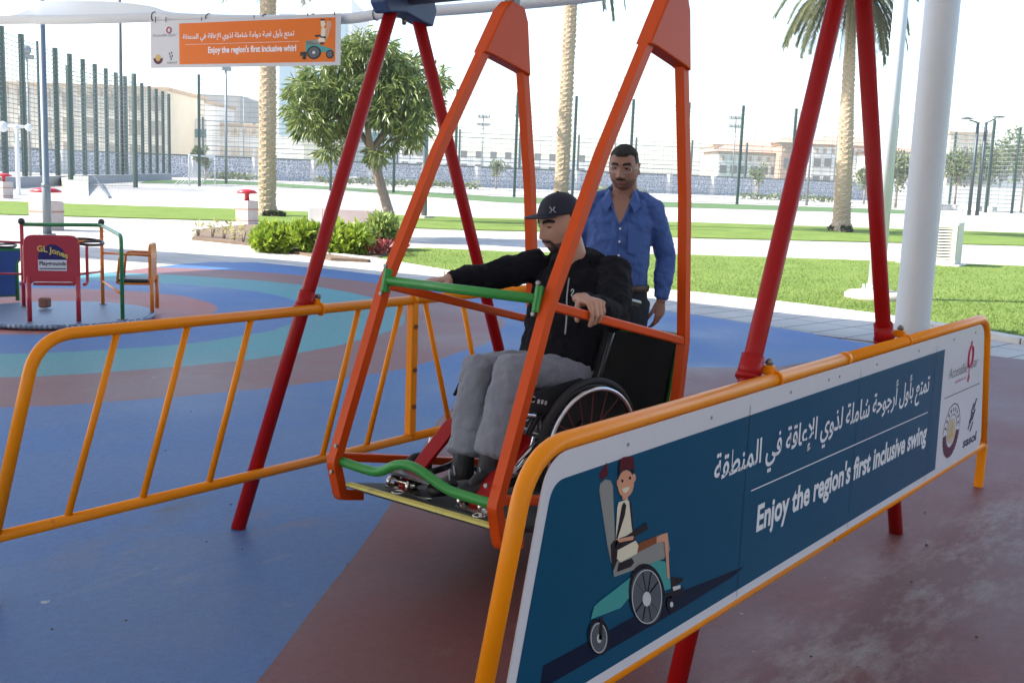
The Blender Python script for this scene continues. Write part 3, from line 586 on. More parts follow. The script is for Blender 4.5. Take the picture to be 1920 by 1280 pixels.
for u,v in ((.108,.30),(.12,.32),(.112,.24),(.124,.25),(.117,.19)): mb.poly([H(u-.003,v-.025,3),H(u+.002,v-.025,3),H(u+.005,v+.025,3),H(u,v+.025,3)])
mb.build('logo',DK,hb)
mb=MB()
for u in (.03,.09,.29,.57,.84,.97):
    p=H(u,1,0); q=min(se,key=lambda s:(Vector((s.x,s.y,0))-Vector((p.x,p.y,0))).length); mb.tube([p-Vector((0,0,.02)),Vector((p.x,p.y,max(q.z,p.z+.02)))],.006,n=5)
mb.build('hanging_tie',mat('dark_tie',(.08,.03,.03),.5),hb)

# ================================================================ WHIRL (roundabout)
cw=Vector((5.55,9.95,0)); RW=.90
wh=thing('roundabout','low blue tread-plate roundabout with red, blue and orange seats on the left','roundabout',cw)
def tread():
    m=bpy.data.materials.new('tread_plate'); m.use_nodes=True; n=m.node_tree.nodes; l=m.node_tree.links; b=n['Principled BSDF']; b.inputs['Roughness'].default_value=.4; b.inputs['Metallic'].default_value=.4
    tc=n.new('ShaderNodeTexCoord'); w1=n.new('ShaderNodeTexWave'); w2=n.new('ShaderNodeTexWave')
    for w,r in ((w1,45),(w2,-45)):
        mp=n.new('ShaderNodeMapping'); mp.inputs['Rotation'].default_value=(0,0,math.radians(r)); l.new(tc.outputs['Object'],mp.inputs[0]); l.new(mp.outputs[0],w.inputs[0]); w.inputs['Scale'].default_value=7
    mu=n.new('ShaderNodeMath'); mu.operation='MULTIPLY'; l.new(w1.outputs[1],mu.inputs[0]); l.new(w2.outputs[1],mu.inputs[1])
    mx=n.new('ShaderNodeMix'); mx.data_type='RGBA'; mx.inputs[6].default_value=(.09,.14,.24,1); mx.inputs[7].default_value=(.34,.40,.50,1); l.new(mu.outputs[0],mx.inputs[0]); l.new(mx.outputs[2],b.inputs['Base Color'])
    bp=n.new('ShaderNodeBump'); bp.inputs['Strength'].default_value=.6; bp.inputs['Distance'].default_value=.01; l.new(mu.outputs[0],bp.inputs['Height']); l.new(bp.outputs[0],b.inputs['Normal']); return m
MB().lathe([(RW-.03,0.012),(RW,.02),(RW,.05),(RW-.01,.058)],cw,56).build('platform',tread(),wh)
REDP=mat('seat_red',(.38,.012,.03),.35,var=.08,vs=5,coat=.2); GRND=mat('dark_green_paint',(.02,.19,.06),.35,var=.1,vs=5,coat=.2); ORC=mat('orange_paint',(.62,.17,.012),.35,var=.08,vs=5,coat=.2); BLUP=mat('seat_blue',(.012,.06,.25),.35,var=.1,vs=5,coat=.2)
def wz(px,py,d): return at(px,py,d)
zt=.055
def foot(px,py): return gp(px,py,zt)
# red chair seen from behind
fa,fb=foot(56,603),foot(148,603); ra=(fb-fa).normalized(); rn=Vector((ra.y,-ra.x,0))
if rn.dot(FWD)>0: rn=-rn
hz=lambda p,px,py: pl(px,py,2,0) 
def up_at(p,py):  # height above ground at plan point p whose picture row is py
    d=depth_of(p); c=RC.T@(np.array([p.x,p.y,0])-np.array([0,0,CAMH])); k=RC.T@np.array([0,0,1.])
    v=(py-640)/FPX; return (v*c[2]-c[1])/(k[1]-v*k[2])
ztop=up_at(fa,440); zbot=up_at(fa,528)
w=(fb-fa).length
def RC2(u,z): return fa+ra*(u*w)+Vector((0,0,z-zt))
pts=arc([RC2(-.09,zbot),RC2(-.09,ztop),RC2(1.05,ztop),RC2(1.05,zbot)],.09,6)
P=[RC2(.1,zbot)]+[RC2(0.02,zbot-.03)]+pts[0:]+[RC2(.96,zbot-.03),RC2(.88,zbot)]
rb=MB().poly(P,-rn,.025).build('seat_back',REDP,wh,bevel=.005); rb['label']='red seat back with a printed maker sticker'
for u in (.0,1.0): MB().tube([RC2(u,zt),RC2(u,zbot+.05)],.022,n=12).build('seat_leg',REDP,wh)
def SK(u,v,k=1): return RC2(.20+.58*u,zbot+(ztop-zbot)*(.24+.56*v))+rn*(.0012*k)
stk=MB().poly([SK(0,0),SK(1,0),SK(1,.42),SK(0,.42)]).build('sticker',WHT,rb)
MB().poly([SK(0,.42,2),SK(1,.42,2),SK(.98,.62,2),SK(.85,.85,2),SK(.62,1.0,2),SK(.42,1.0,2),SK(.18,.85,2),SK(.02,.66,2)]).build('sticker',col('purple',(.03,.025,.12)),rb)
mb=MB(); text_to(mb,'GL Jones',lambda u,v:SK(u,v-.26*u*u*.9-.02*u,4),-.02,1.05,.66,.96,.03); mb.build('lettering',col('gold2',(.62,.45,.12)),rb)
mb=MB(); text_to(mb,'Playgrounds',lambda u,v:SK(u,v,4),.05,.97,.16,.36,.02); mb.poly([SK(.05,.06,3),SK(.97,.06,3),SK(.97,.10,3),SK(.05,.10,3)]); mb.build('lettering',col('ink',(.05,.045,.07)),rb)
MB().box((RC2(.5,.42)-rn*.22)-Vector((0,0,.02)),(.36,.36,.03),Matrix.Rotation(math.atan2(ra.y,ra.x),3,'Z')).build('seat',REDP,wh,bevel=.006)
# tube armrests
for u,k in ((1.12,1),(-.16,1)):
    MB().tube(arc([RC2(u,.40)-rn*.02,RC2(u+.05,.40)-rn*.10,RC2(u+.05,.74)-rn*.10,RC2(u+.02,.74)-rn*.28],.06),.014,n=10).build('armrest',REDP,wh)
# green hoop with ball joints
g0=foot(230,600); gt=up_at(g0,442); c1=gp(193,571,zt); c2=gp(45,575,zt)
MB().tube(arc([g0,g0+Vector((0,0,gt-zt)),c1+Vector((0,0,gt-zt+.03)),c2+Vector((0,0,gt-zt+.03))],.10,8),.019,n=12).build('grab_rail',GRND,wh)
MB().lathe([(.05,0),(.05,.012)],g0,14).build('base_flange',DGREY,wh)
for c,m_ in ((c1,ORC),(c2,REDP)):
    MB().tube([c,c+Vector((0,0,gt-zt+.04))],.019,n=12).build('post',m_,wh); MB().ball(c+Vector((0,0,gt-zt+.06)),.034,12).build('post_cap',MATS['black_plastic'],wh); MB().lathe([(.04,0),(.04,.01)],c,12).build('base_flange',DGREY,wh)
# orange chair edge-on at right
o0=gp(285,585,zt); o1=gp(301,572,zt); oz=up_at(o0,458); dn=(o1-o0); dn.z=0
wdt=max(dn.length,.25); dn.normalize()
def OC(u,z): return o0+dn*(u*.34)+Vector((0,0,z-zt))
side=Vector((-dn.y,dn.x,0)); side=side if side.dot(RIGHT)<0 else -side
P=arc([OC(-.02,.36),OC(-.02,oz),OC(1.02,oz),OC(1.02,.36)],.09,6); MB().poly(P,side,.03).build('seat_back',ORC,wh,bevel=.006)
for u in (0.02,.98): MB().tube([OC(u,zt),OC(u,.40)],.02,n=12).build('seat_leg',ORC,wh)
sz=up_at(o0,533); 
MB().box(OC(.5,sz)+side*.17,(.34,.30,.02),Matrix.Rotation(math.atan2(dn.y,dn.x),3,'Z')).build('seat_frame',ORC,wh,bevel=.004)
MB().box(OC(.5,sz+.03)+side*.18,(.33,.28,.035),Matrix.Rotation(math.atan2(dn.y,dn.x),3,'Z')).build('seat',MATS['black_plastic'],wh,bevel=.012)
for u in (.0,1.0):
    z=up_at(o0,478); MB().tube(arc([OC(u,z),OC(u,z)+side*.30,OC(u,sz)+side*.33],.05),.013,n=10).build('armrest',ORC,wh)
# connecting rails
z1,z2=up_at(c1,474),up_at(c1,527); k1=OC(1,z1)+side*0
MB().tube([c1+Vector((0,0,z1-zt)),OC(.9,z1)],.012,n=8).build('rail',ORC,wh); MB().tube([c1+Vector((0,0,z2-zt)),g0+Vector((0,0,z2-zt+.0))],.012,n=8).build('rail',ORC,wh)
MB().tube([c1+Vector((0,0,up_at(c1,450)-zt)),RC2(1.02,.80)],.012,n=8).build('rail',ORC,wh); MB().tube([c1+Vector((0,0,up_at(c1,509)-zt)),RC2(1.06,.50)],.012,n=8).build('rail',REDP,wh)
# blue chair with green frame at left
b0,b1=gp(33,563,zt),gp(-45,566,zt); bd=(b1-b0); bd.z=0; bd.normalize(); bz=up_at(b0,470); bb=up_at(b0,553)
def BC(u,z): return b0+bd*u+Vector((0,0,z-zt))
bn_=Vector((bd.y,-bd.x,0)); bn_=bn_ if bn_.dot(FWD)<0 else -bn_
MB().poly(arc([BC(.02,bb),BC(.02,.45),BC(-.06,bz-.05),BC(-.05,bz),BC(.50,bz),BC(.44,.45),BC(.44,bb)],.03,3),bn_,.02).build('seat_back',BLUP,wh,bevel=.004)
MB().tube([BC(.0,zt),BC(.0,.45),BC(-.07,bz-.04),BC(-.05,bz+.01),BC(.5,bz+.01),BC(.46,.45),BC(.46,zt)],.02,n=10).build('seat_frame',GRND,wh)
MB().tube([BC(.0,bb),BC(.45,bb)],.016,n=8).build('rail',GRND,wh)
for dz,rr in ((.05,.13),):
    for cc in (BC(.12,bz+.06)-bn_*.1, RC2(1.15,.78)-rn*.25):
        MB().tube([cc+Vector((rr*1.1*math.cos(a),rr*1.1*math.sin(a),.02*math.sin(a))) for a in np.linspace(0,6.28,20,endpoint=False)],.013,n=8,closed=True).tube([cc+Vector((-rr,0,0)),cc+Vector((rr,0,0))],.010,n=8).build('hand_ring',MATS['black_plastic'],wh)
for py,px2 in ((455,-60),(514,-60)):
    z=up_at(c2,py); MB().tube([c2+Vector((0,0,z-zt)),gp(px2,580,zt)+Vector((0,0,z-zt+.03))],.012,n=8).build('rail',REDP,wh)
MB().box((cw.x+.02,cw.y+.30,.12),(.10,.10,.10),Matrix.Rotation(.6,3,'Z')).build('hub',mat('rusty_brown',(.16,.06,.04),.6,var=.3,vs=12),wh,bevel=.02)

# ================================================================ STREET FURNITURE, LAMPS, BLOCKS
STONE=mat('bollard_stone',(.52,.44,.40),.8,var=.12,vs=5,bump=.2,bs=60,dirt=((.3,.17,.12),5,.62,.4)); STONEB=mat('stone_band',(.40,.20,.15),.8,var=.15,vs=6)
REDC=mat('red_cap',(.45,.012,.02),.35,var=.08,vs=5,coat=.2)
def bollard(c,lab,s=1.,w=.42):
    t=thing('bollard',lab,'bollard',c,'stone bollards with red caps'); rot=Matrix.Rotation(math.radians(12),3,'Z')
    m=MB(); m.box(c+Vector((0,0,.31)),(w,w,.62),rot); m.build('pillar',STONE,t,bevel=.012)
    for z_,h_ in ((.40,.035),(.10,.03)): MB().box(c+Vector((0,0,z_)),(w+.012,w+.012,h_),rot).build('band',STONEB,t)
    MB().lathe([(.07,.62),(.06,.75),(.07,.80),(.26*w/.42,.81),(.28*w/.42,.84),(.20,.90),(.05,.925)],c,24).build('cap',REDC,t); return t
b3=gp(463,420); bollard(b3,'stone bollard with red mushroom cap beside the date palm trunk')
b2=gp(88,431); bollard(b2,'wide stone bollard with red cap behind the thin grey pole',w=.5)
b1=gp(8,372); bollard(b1,'stone bollard with red cap at the far left edge near the tall mesh fence',w=.45)
# grey pole with joint, black pole, white light pole
GPOLE=mat('grey_pole',(.16,.19,.21),.4,.4,var=.1,vs=3); 
p=gp(89,441); t=thing('pole','thin grey steel pole standing behind the roundabout','pole',p); MB().lathe([(.085,0),(.085,1.0),(.066,1.03),(.066,7.5)],p,16).build('shaft',GPOLE,t); MB().lathe([(.16,0),(.16,.03)],p,16).build('base_plate',GPOLE,t); MB().lathe([(.09,0.97),(.09,1.04)],p,16).build('collar',GPOLE,t)
p=gp(230,341); tag(MB().lathe([(.14,0),(.11,14.5)],p,12).build('pole',mat('dark_pole',(.035,.045,.05),.5)),'tall slender dark pole rising behind the left mesh fence to the sail edge','pole')
p=gp(1640,563); t=thing('lamp_post','white tapered light pole bolted to a round concrete footing on the lawn','lamp post',p)
MB().lathe([(.115,.13),(.10,3),(.085,9)],p,20).build('shaft',WP,t); f=MB().lathe([(.42,0),(.42,.09),(.36,.13)],p,28).build('footing',mat('footing_concrete',(.5,.44,.37),.9,var=.15,vs=7,bump=.3,bs=30),t)
m=MB().lathe([(.2,.13),(.2,.155),(.13,.16)],p,20)
for k in range(6): m.lathe([(.02,.15),(.02,.22)],p+Vector((.165*math.cos(k*1.047),.165*math.sin(k*1.047),0)),6)
m.build('base_plate',WP,t)
m=MB(); m.tube([p+Vector((0,0,8.9)),p+Vector((0,0,9.1)),p+Vector((.9,-.9,9.3))],.04,n=8); m.build('lamp_arm',WP,t); MB().box(p+Vector((1.05,-1.05,9.31)),(.6,.25,.08),Matrix.Rotation(-.78,3,'Z')).build('lamp_head',DGREY,t,bevel=.02)
p=gp(795,410); t=thing('lamp_post','grey lamp post on a square pale footing right of the leafy tree','lamp post',p)
MB().lathe([(.10,.1),(.08,4.2)],p,14).build('shaft',GPOLE,t); MB().box(p+Vector((0,0,.05)),(.5,.5,.1)).build('footing',MATS['footing_concrete'],t,bevel=.01); MB().box(p+Vector((0,0,4.25)),(.5,.2,.1)).build('lamp_head',DGREY,t,bevel=.02)
# double-headed lamp right
p=gp(1824,404); h=6.4
t=thing('lamp_post','dark twin-pole street lamp with two flat lamp heads at right','lamp post',p)
for dx in (-.28,.28): MB().lathe([(.13,0),(.10,h)],p+RIGHT*dx,12).build('shaft',mat('lamp_dark',(.05,.07,.075),.45,.3,var=.1,vs=4),t)
for s,dz in ((-1,.0),(1,.35)):
    MB().tube([p+RIGHT*(.28*s)+UP*(h-.05),p+RIGHT*(.9*s)+UP*(h+.1+dz*.5)],.05,n=8).build('lamp_arm',MATS['lamp_dark'],t); MB().lathe([(.0,-.06),(.4,-.03),(.42,.03),(.1,.09)],p+RIGHT*(1.1*s)+UP*(h+.2+dz*.5),14).build('lamp_head',MATS['lamp_dark'],t)
# louvred cabinet
LA,LB,LC=gp(1690,499),gp(1790,502),gp(1818,499); ax_=Vector((.10,-.995,0)); LA=LB-ax_*1.08; dpv=Vector((-ax_.y,ax_.x,0)); dpv=dpv if dpv.dot(FWD)>0 else -dpv; wl=(LB-LA).length; dl=.62; hl=.93
cab=thing('vent_cabinet','cream cabinet with a louvred front on the lawn beside the white column','cabinet',LA)
CR=mat('cream_render',(.60,.57,.48),.75,var=.08,vs=4,bump=.15,bs=50,dirt=((.35,.3,.24),4,.62,.3)); ROT=Matrix.Rotation(math.atan2(ax_.y,ax_.x),3,'Z')
def LV(u,v,z): return LA+ax_*u+dpv*v+UP*z
m=MB(); m.box(LV(wl/2,dl/2+.04,hl/2),(wl,dl,hl),ROT); m.box(LV(wl/2,dl/2,.03),(wl+.2,dl+.2,.06),ROT); m.build('housing',CR,cab,bevel=.01)
m=MB(); 
for u in (.06,wl-.06): m.box(LV(u,.025,hl*.5),(.09,.05,hl-.1),ROT)
for z in (.10,hl-.07): m.box(LV(wl/2,.025,z),(wl-.2,.05,.09),ROT)
m.build('frame',CR,cab,bevel=.006)
m=MB(); RS=ROT@Matrix.Rotation(math.radians(-38),3,'X')
for k in range(11): m.box(LV(wl/2,.032,.185+k*.062),(wl-.2,.012,.062),RS)
m.build('louvre',mat('louvre_cream',(.55,.53,.44),.6,var=.06,vs=5),cab)
m=MB(); m.box(LV(wl/2,.038,hl/2),(wl-.2,.004,hl-.2),ROT); m.build('louvre_shade',mat('louvre_shade_dark',(.05,.05,.045),.9),cab)  # dark sheet on the solid housing, painting the shade between the louvres
# low blocks
def block(name,lab,pa,pb,h,d,mt):
    a,b=gp(*pa),gp(*pb); u=(b-a).normalized(); v=Vector((-u.y,u.x,0)); v=v if v.dot(FWD)>0 else -v
    tag(MB().box((a+b)/2+v*d/2+UP*h/2,((b-a).length,d,h),Matrix.Rotation(math.atan2(u.y,u.x),3,'Z')).build(name,mt,bevel=.015),lab,'block')
PALE=mat('pale_stone',(.58,.56,.53),.85,var=.08,vs=4,bump=.15,bs=40); PINKS=mat('pinkish_stone',(.50,.41,.39),.85,var=.1,vs=4,bump=.15,bs=40)
block('stone_block','pale stone block standing behind the left end of the bright shrubs',(578,424),(604,425),.50,.5,PALE)
block('stone_block','wide pinkish stone block between the red leg and the leafy tree',(605,426),(700,430),.50,.55,PINKS)
block('stone_block','low pale stone bench block far beyond the twin lamp',(1760,392),(1860,397),.45,1.0,PALE)
block('stone_block','low pale stone bench block far off behind the leafy tree',(595,341),(668,344),.8,1.0,PALE)
block('stone_block','long low pale stone kerb block in the distance behind the standing man',(1160,352),(1260,356),.5,1.0,PALE)
# pale ramp at left
a=gp(112,345); b=gp(166,346); c=gp(166,370); d=gp(137,370)
rm=MB(); hh=.55; rm.add([d,c,a+UP*hh,b+UP*hh,a,b],[(0,1,3,2),(2,3,5,4),(0,2,4),(1,5,3),(0,4,5,1)]); tag(rm.build('ramp',mat('ramp_concrete',(.44,.43,.36),.9,var=.1,vs=4)),'small pale concrete ramp on the plaza in front of the left mesh fence','ramp')
a=gp(176,345); b=gp(205,372); tag(MB().beam(a+UP*.5,b+UP*.05,.06,.08).build('ramp_rail',GPOLE),'low slanting metal rail beside the pale ramp','rail')
# white outdoor shower post at far left
p=gp(35,366); t=thing('shower_post','white post with a round-headed crossbar at the far left','post',p)
MB().lathe([(.09,0),(.085,2.75)],p,12).build('post',WP,t); MB().tube([p-RIGHT*.6+UP*2.75,p+RIGHT*.55+UP*2.75],.06,n=8).build('crossbar',WP,t); MB().box(p+UP*.02,(.5,.5,.04)).build('base_plate',WP,t)
for s,r in ((-.55,.22),(.0,.12),(.5,.15)): MB().ball(p+RIGHT*s+UP*2.72,r,10).build('head',WP,t)
# goal frame
g=[gp(322,349),gp(354,345)]; ga,gb=gp(355,348),gp(367,347)
t=thing('goal','white football goal frame on the distant pitch','goal',ga)
hg=2.1; far=ga+FWD*4-RIGHT*.2
MB().tube(arc([ga,ga+UP*hg,gb+FWD*5+UP*hg,gb+FWD*5],.1),.06,n=8).build('goal_frame',WP,t)
m=MB()
for k in range(9):
    u=k/8; q=ga.lerp(gb+FWD*5,u); m.tube([q+UP*hg*(.45),q-RIGHT*1.1],.02,n=4)
m.build('net',WP,t)

# ================================================================ FLOODLIGHT MASTS
MAST=mat('mast_grey',(.22,.24,.25),.5,.3,var=.05,vs=3)
def mast(px,pyb,pyt,depth,lab,kind=0,r=.14):
    b=at(px,pyb,depth); b.z=0; top=at(px,pyt,depth).z
    t=thing('floodlight_mast',lab,'floodlight',b,'floodlight masts in the distance')
    MB().lathe([(r,0),(r*.6,top)],b,8).build('mast',MAST,t)
    q=b+UP*top
    if kind==0: MB().box(q,(.9,.3,.3)).build('crossarm',MAST,t); MB().ball(q+UP*.45,.34,8).build('lamp_head',MAST,t)
    elif kind==1:
        for dz in (0,-1.6):
            MB().beam(q+UP*dz-RIGHT*1.2,q+UP*dz+RIGHT*1.2,.12,.12).build('crossarm',MAST,t)
            for s in (-1.1,-.35,.35,1.1): MB().box(q+UP*(dz+.3)+RIGHT*s,(.5,.5,.5)).build('lamp_head',MAST,t)
    else: MB().beam(q,q+RIGHT*1.2+UP*.25,.12,.12).build('crossarm',MAST,t); MB().box(q+RIGHT*1.3+UP*.25,(.8,.4,.15)).build('lamp_head',MAST,t)
mast(424,337,132,88,'grey floodlight pole with a round lamp left of the textured palm trunk',0,.13)
mast(1512,386,195,90,'floodlight pole with round lamp in the gap left of the right red leg',0,.13)
mast(975,330,205,210,'far floodlight mast with two rows of lamps between the orange bars',1,.2)
mast(903,330,222,230,'far floodlight mast with two rows of lamps left of the far orange bar',1,.2)
mast(1150,340,150,190,'tall thin far lamp mast above the standing man',2,.16)
mast(1372,345,224,210,'far floodlight mast with two rows of lamps between the right fence posts',1,.2)
mast(1562,350,192,150,'thin far street lamp right of the red swing leg',2,.1)
mast(57,330,110,75,'pale lamp mast seen through the left mesh fence',0,.1)
mast(457,330,182,190,'faint thin lamp mast between the palm trunk and the beige building',2,.1)
# ================================================================ MESH FENCES ROUND THE PITCHES
FG=mat('fence_green',(.035,.07,.06),.5,var=.1,vs=2); FG2=mat('fence_far',(.055,.08,.075),.55,var=.05,vs=2); WIRE=mat('fence_wire',(.20,.24,.23),.5,var=.05,vs=2)
def mesh_fence(name,label,P0,P1,n,h,pw,rows,cols,wr,postm,zb=0.,extra=()):
    t=thing(name,label,'fence',P0); d=(P1-P0); L_=d.length; d.normalize(); rot=Matrix.Rotation(math.atan2(d.y,d.x),3,'Z')
    first=None
    for k in range(n):
        q=P0+d*(L_*k/(n-1))
        if first is None: first=MB().box(q+UP*(zb+h/2),(pw,pw,h),rot).build('post',postm,t); q0=q
        else:
            c=first.copy(); COL.objects.link(c); c.parent=t; c.matrix_parent_inverse=first.matrix_parent_inverse; c.location=q-q0
    m=MB()
    for k in range(rows):
        z=zb+h*.985*(k+.3)/rows; m.beam(P0+UP*z,P1+UP*z,wr,wr)
    for k in range(cols):
        q=P0+d*(L_*(k+.5)/cols); m.beam(q+UP*(zb+.05),q+UP*(zb+h*.98),wr*.45,wr*.45,d)
    m.build('wire_mesh',WIRE,t); return t
def fpt(px,py,depth): v=at(px,py,depth); v.z=0; return v
A=fpt(374,347,74); Bq=fpt(1934,401,90)
mesh_fence('mesh_fence','tall green mesh fence across the background in front of the pitch',A,Bq,16,7.5,.18,22,90,.034,FG)
mesh_fence('mesh_fence','smaller looking far mesh fence on the back side of the pitch',fpt(381,328,138),fpt(1960,380,165),16,7.4,.24,14,80,.05,FG2)
LA0=fpt(-30,331,50); LA1=fpt(318,324,100)
mesh_fence('mesh_fence','tall dark mesh fence running away along the left side on a low plinth',LA0,LA1,17,7.2,.24,30,70,.034,FG,.55)
tag(MB().beam(LA0+UP*.27,LA1+UP*.27,.4,.54).build('fence_plinth',mat('plinth_grey',(.30,.30,.31),.85,var=.1,vs=3)),'low grey concrete plinth under the left mesh fence','plinth')
mesh_fence('mesh_fence','nearer pair of green fence posts with mesh in front of the left fence',fpt(133,345,60),fpt(254,344,64),2,6.6,.2,24,20,.025,FG)
mesh_fence('mesh_fence','green mesh fence on the far right behind the twin lamp',fpt(1780,378,100),fpt(2050,392,78),5,7.0,.17,20,60,.03,FG)
# decorative low wall with pilasters
def lace():
    m=bpy.data.materials.new('lace_panel'); m.use_nodes=True; n=m.node_tree.nodes; l=m.node_tree.links; b=n['Principled BSDF']; b.inputs['Roughness'].default_value=.7
    tc=n.new('ShaderNodeTexCoord'); v=n.new('ShaderNodeTexVoronoi'); v.feature='DISTANCE_TO_EDGE'; v.inputs['Scale'].default_value=3.4; l.new(tc.outputs['Object'],v.inputs[0])
    mr=n.new('ShaderNodeMapRange'); mr.inputs[1].default_value=.06; mr.inputs[2].default_value=.12; l.new(v.outputs[0],mr.inputs[0])
    mx=n.new('ShaderNodeMix'); mx.data_type='RGBA'; mx.inputs[6].default_value=(.55,.55,.56,1); mx.inputs[7].default_value=(.22,.235,.29,1); l.new(mr.outputs[0],mx.inputs[0]); l.new(mx.outputs[2],b.inputs['Base Color']); return m
W0,W1=fpt(-60,331,108),fpt(1680,374,150)
t=thing('boundary_wall','low boundary wall of lacy grey panels along the back of the pitch','wall',W0); d=(W1-W0); Lw=d.length; d.normalize()
MB().beam(W0+UP*1.15,W1+UP*1.15,.2,2.3).build('lace_panel',lace(),t); MB().beam(W0+UP*2.37,W1+UP*2.37,.3,.14).build('coping',FG2,t)
pm=mat('pilaster_stone',(.5,.49,.48),.8,var=.06,vs=2); f0=None
for k in range(18):
    q=W0+d*(Lw*(k+.4)/18)-FWD*.15
    if f0 is None: f0=MB().box(q+UP*1.2,(.7,.5,2.4)).build('pilaster',pm,t); q0=q
    else: c=f0.copy(); COL.objects.link(c); c.parent=t; c.matrix_parent_inverse=f0.matrix_parent_inverse; c.location=q-q0

# ================================================================ BUILDINGS
BW=mat('villa_white',(.74,.72,.68),.85,var=.06,vs=.3); BT=mat('villa_tan',(.60,.53,.42),.85,var=.1,vs=.4); BO=mat('roof_orange',(.50,.30,.21),.8,var=.1,vs=.6); BR=mat('villa_trim',(.42,.30,.20),.8,var=.08,vs=1); GLS=mat('teal_glass',(.06,.20,.20),.15,var=.2,vs=.5); GLB=mat('pale_glass',(.30,.40,.46),.15,var=.1,vs=.4); RG=mat('roof_grey',(.30,.29,.27),.8,var=.1,vs=.5); WD=mat('window_dark',(.14,.13,.12),.3,var=.2,vs=1)
def bld(name,label,px0,px1,pyt,depth,m,dz=14,win=None,roof=None,trim=True,wm=None):
    a=fpt(px0,330,depth); b=fpt(px1,330+.038*(px1-px0),depth); h=at(px0,pyt,depth).z; u=(b-a); Lx=u.length; u.normalize(); v=Vector((-u.y,u.x,0)); v=v if v.dot(FWD)>0 else -v; rot=Matrix.Rotation(math.atan2(u.y,u.x),3,'Z'); c=(a+b)/2+v*dz/2
    t=thing(name,label,'building',a)
    MB().box(c+UP*h/2,(Lx,dz,h),rot).build('wall',m,t)
    if trim:
        w=MB(); w.box(c+UP*(h+.25),(Lx+.6,dz+.6,.5),rot); 
        n=max(4,int(Lx/1.6))
        for k in range(n): w.box(a+u*(Lx*(k+.5)/n)-v*.1+UP*(h-.8),(.5,.5,.9),rot)
        w.build('cornice',BR,t)
    if win:
        nx,nz,ww,wh_,z0,z1=win
        for i in range(nx):
            for j in range(nz):
                q=a+u*(Lx*(i+.5)/nx)-v*.05; z=z0+(z1-z0)*(j/(max(1,nz-1)) if nz>1 else 0)
                wo=MB().box(q+UP*z,(ww,.3,wh_),rot).build('window',wm or WD,t)
    if roof:
        q=c+UP*(h+.5); hx,hy=Lx/2+.8,dz/2+.8; r=MB(); P=[q-u*hx-v*hy,q+u*hx-v*hy,q+u*hx+v*hy,q-u*hx+v*hy]; ap=[q-u*(hx*.4)+UP*roof,q+u*(hx*.4)+UP*roof]
        r.add(P+ap,[(0,1,5,4),(2,3,4,5),(1,2,5),(3,0,4),(3,2,1,0)]); r.build('roof',BO,t)
    return t
bld('apartment_block','long tan block of flats seen through the left mesh fence',-260,316,150,170,BT,20,(14,3,1.6,2.2,3,10.5),wm=mat('window_tan',(.26,.22,.17),.4,var=.2,vs=1))
bld('white_building','white building with a crenellated cornice and teal window right of the left fence end',316,384,192,190,BW,20,(4,1,1.0,1.6,11.5,11.5))
t_=bld('stepped_building','cream stepped building behind the round floodlight pole',384,500,236,200,BW,16,(5,2,1.6,2.4,3.5,8.0),wm=BT)
g_=bld('teal_window_block','white wall with a wide teal window strip near the white building',331,388,222,184,BW,3,(1,1,5.,1.4,6.6,6.6),trim=False,wm=GLS)
bld('sloping_hall','pale hall with long grey roof rising behind the mesh fence at left',372,450,178,230,RG,30,None,trim=False)
bld('office_tower','pale tower with a tall bluish glass strip left of the leafy tree',515,655,0,175,BW,20,(3,1,2.6,19,16,16),trim=False,wm=GLB)
bld('teal_house','white house with teal windows partly behind the leafy tree',548,720,222,168,BW,18,(6,1,1.6,1.5,6.5,6.5),wm=GLS)
bld('low_house','low tan house with flat roof behind the leafy tree',570,640,248,160,BT,8,None,trim=False)
bld('villa','pale villa with orange tiled roof right of the standing man',1335,1425,275,220,BT,16,(6,1,1.4,1.8,5.4,5.4),None)
bld('villa','villa with low orange roof and square turret between the right fence posts',1345,1480,288,215,BW,16,(7,1,1.4,1.6,4.4,4.4),2.2)
bld('villa','small square orange-topped turret villa left of the right red leg',1462,1512,272,210,BO,8,(2,1,1.6,1.8,6,6),1.4)
bld('villa','pinkish villa behind the right palm trunk',1520,1660,275,220,BW,16,(7,2,1.4,1.6,3,6.5),2.0)
bld('villa','cream villa with flat stepped roof right of the thick white column',1775,1850,252,200,BT,14,(5,2,1.3,1.6,4,8),None)
bld('villa','long low cream villa behind the small trees at far right',1650,1990,288,205,BW,16,(14,1,1.5,1.7,5,5),1.6)
bld('villa','white villa low on the horizon behind the far orange bar',690,1130,286,250,BW,18,(16,2,1.5,1.6,3,6),None,False)
bld('garden_wall','white garden wall behind the small trees at right',1675,1990,345,140,BW,1,None,trim=False)

# ================================================================ TREES AND PLANTS
def leaves(C,N,size,asp,droop=.5,flat=0):
    """leaf-sized folded blades at centres C pointing roughly along N"""
    n=len(C); d=N/np.linalg.norm(N,axis=1,keepdims=True); d=d+RNG.normal(0,.35,(n,3)); d[:,2]-=droop; d/=np.linalg.norm(d,axis=1,keepdims=True)
    r=np.cross(d,RNG.normal(0,1,(n,3))); r/=np.linalg.norm(r,axis=1,keepdims=True); k=np.cross(d,r)
    s=size*RNG.uniform(.7,1.3,(n,1)); w=s*asp
    a=C; b=C+d*s*.45+r*w*.5+k*s*.04; c=C+d*s+ -k*s*.10; e=C+d*s*.45-r*w*.5+k*s*.04; m=C+d*s*.5-k*s*.03
    V=np.stack([a,b,c,e,m],1).reshape(-1,3); F=[]
    for i in range(n): o=5*i; F+=[(o,o+1,o+4),(o+1,o+2,o+4),(o+2,o+3,o+4),(o+3,o,o+4)]
    return V,F
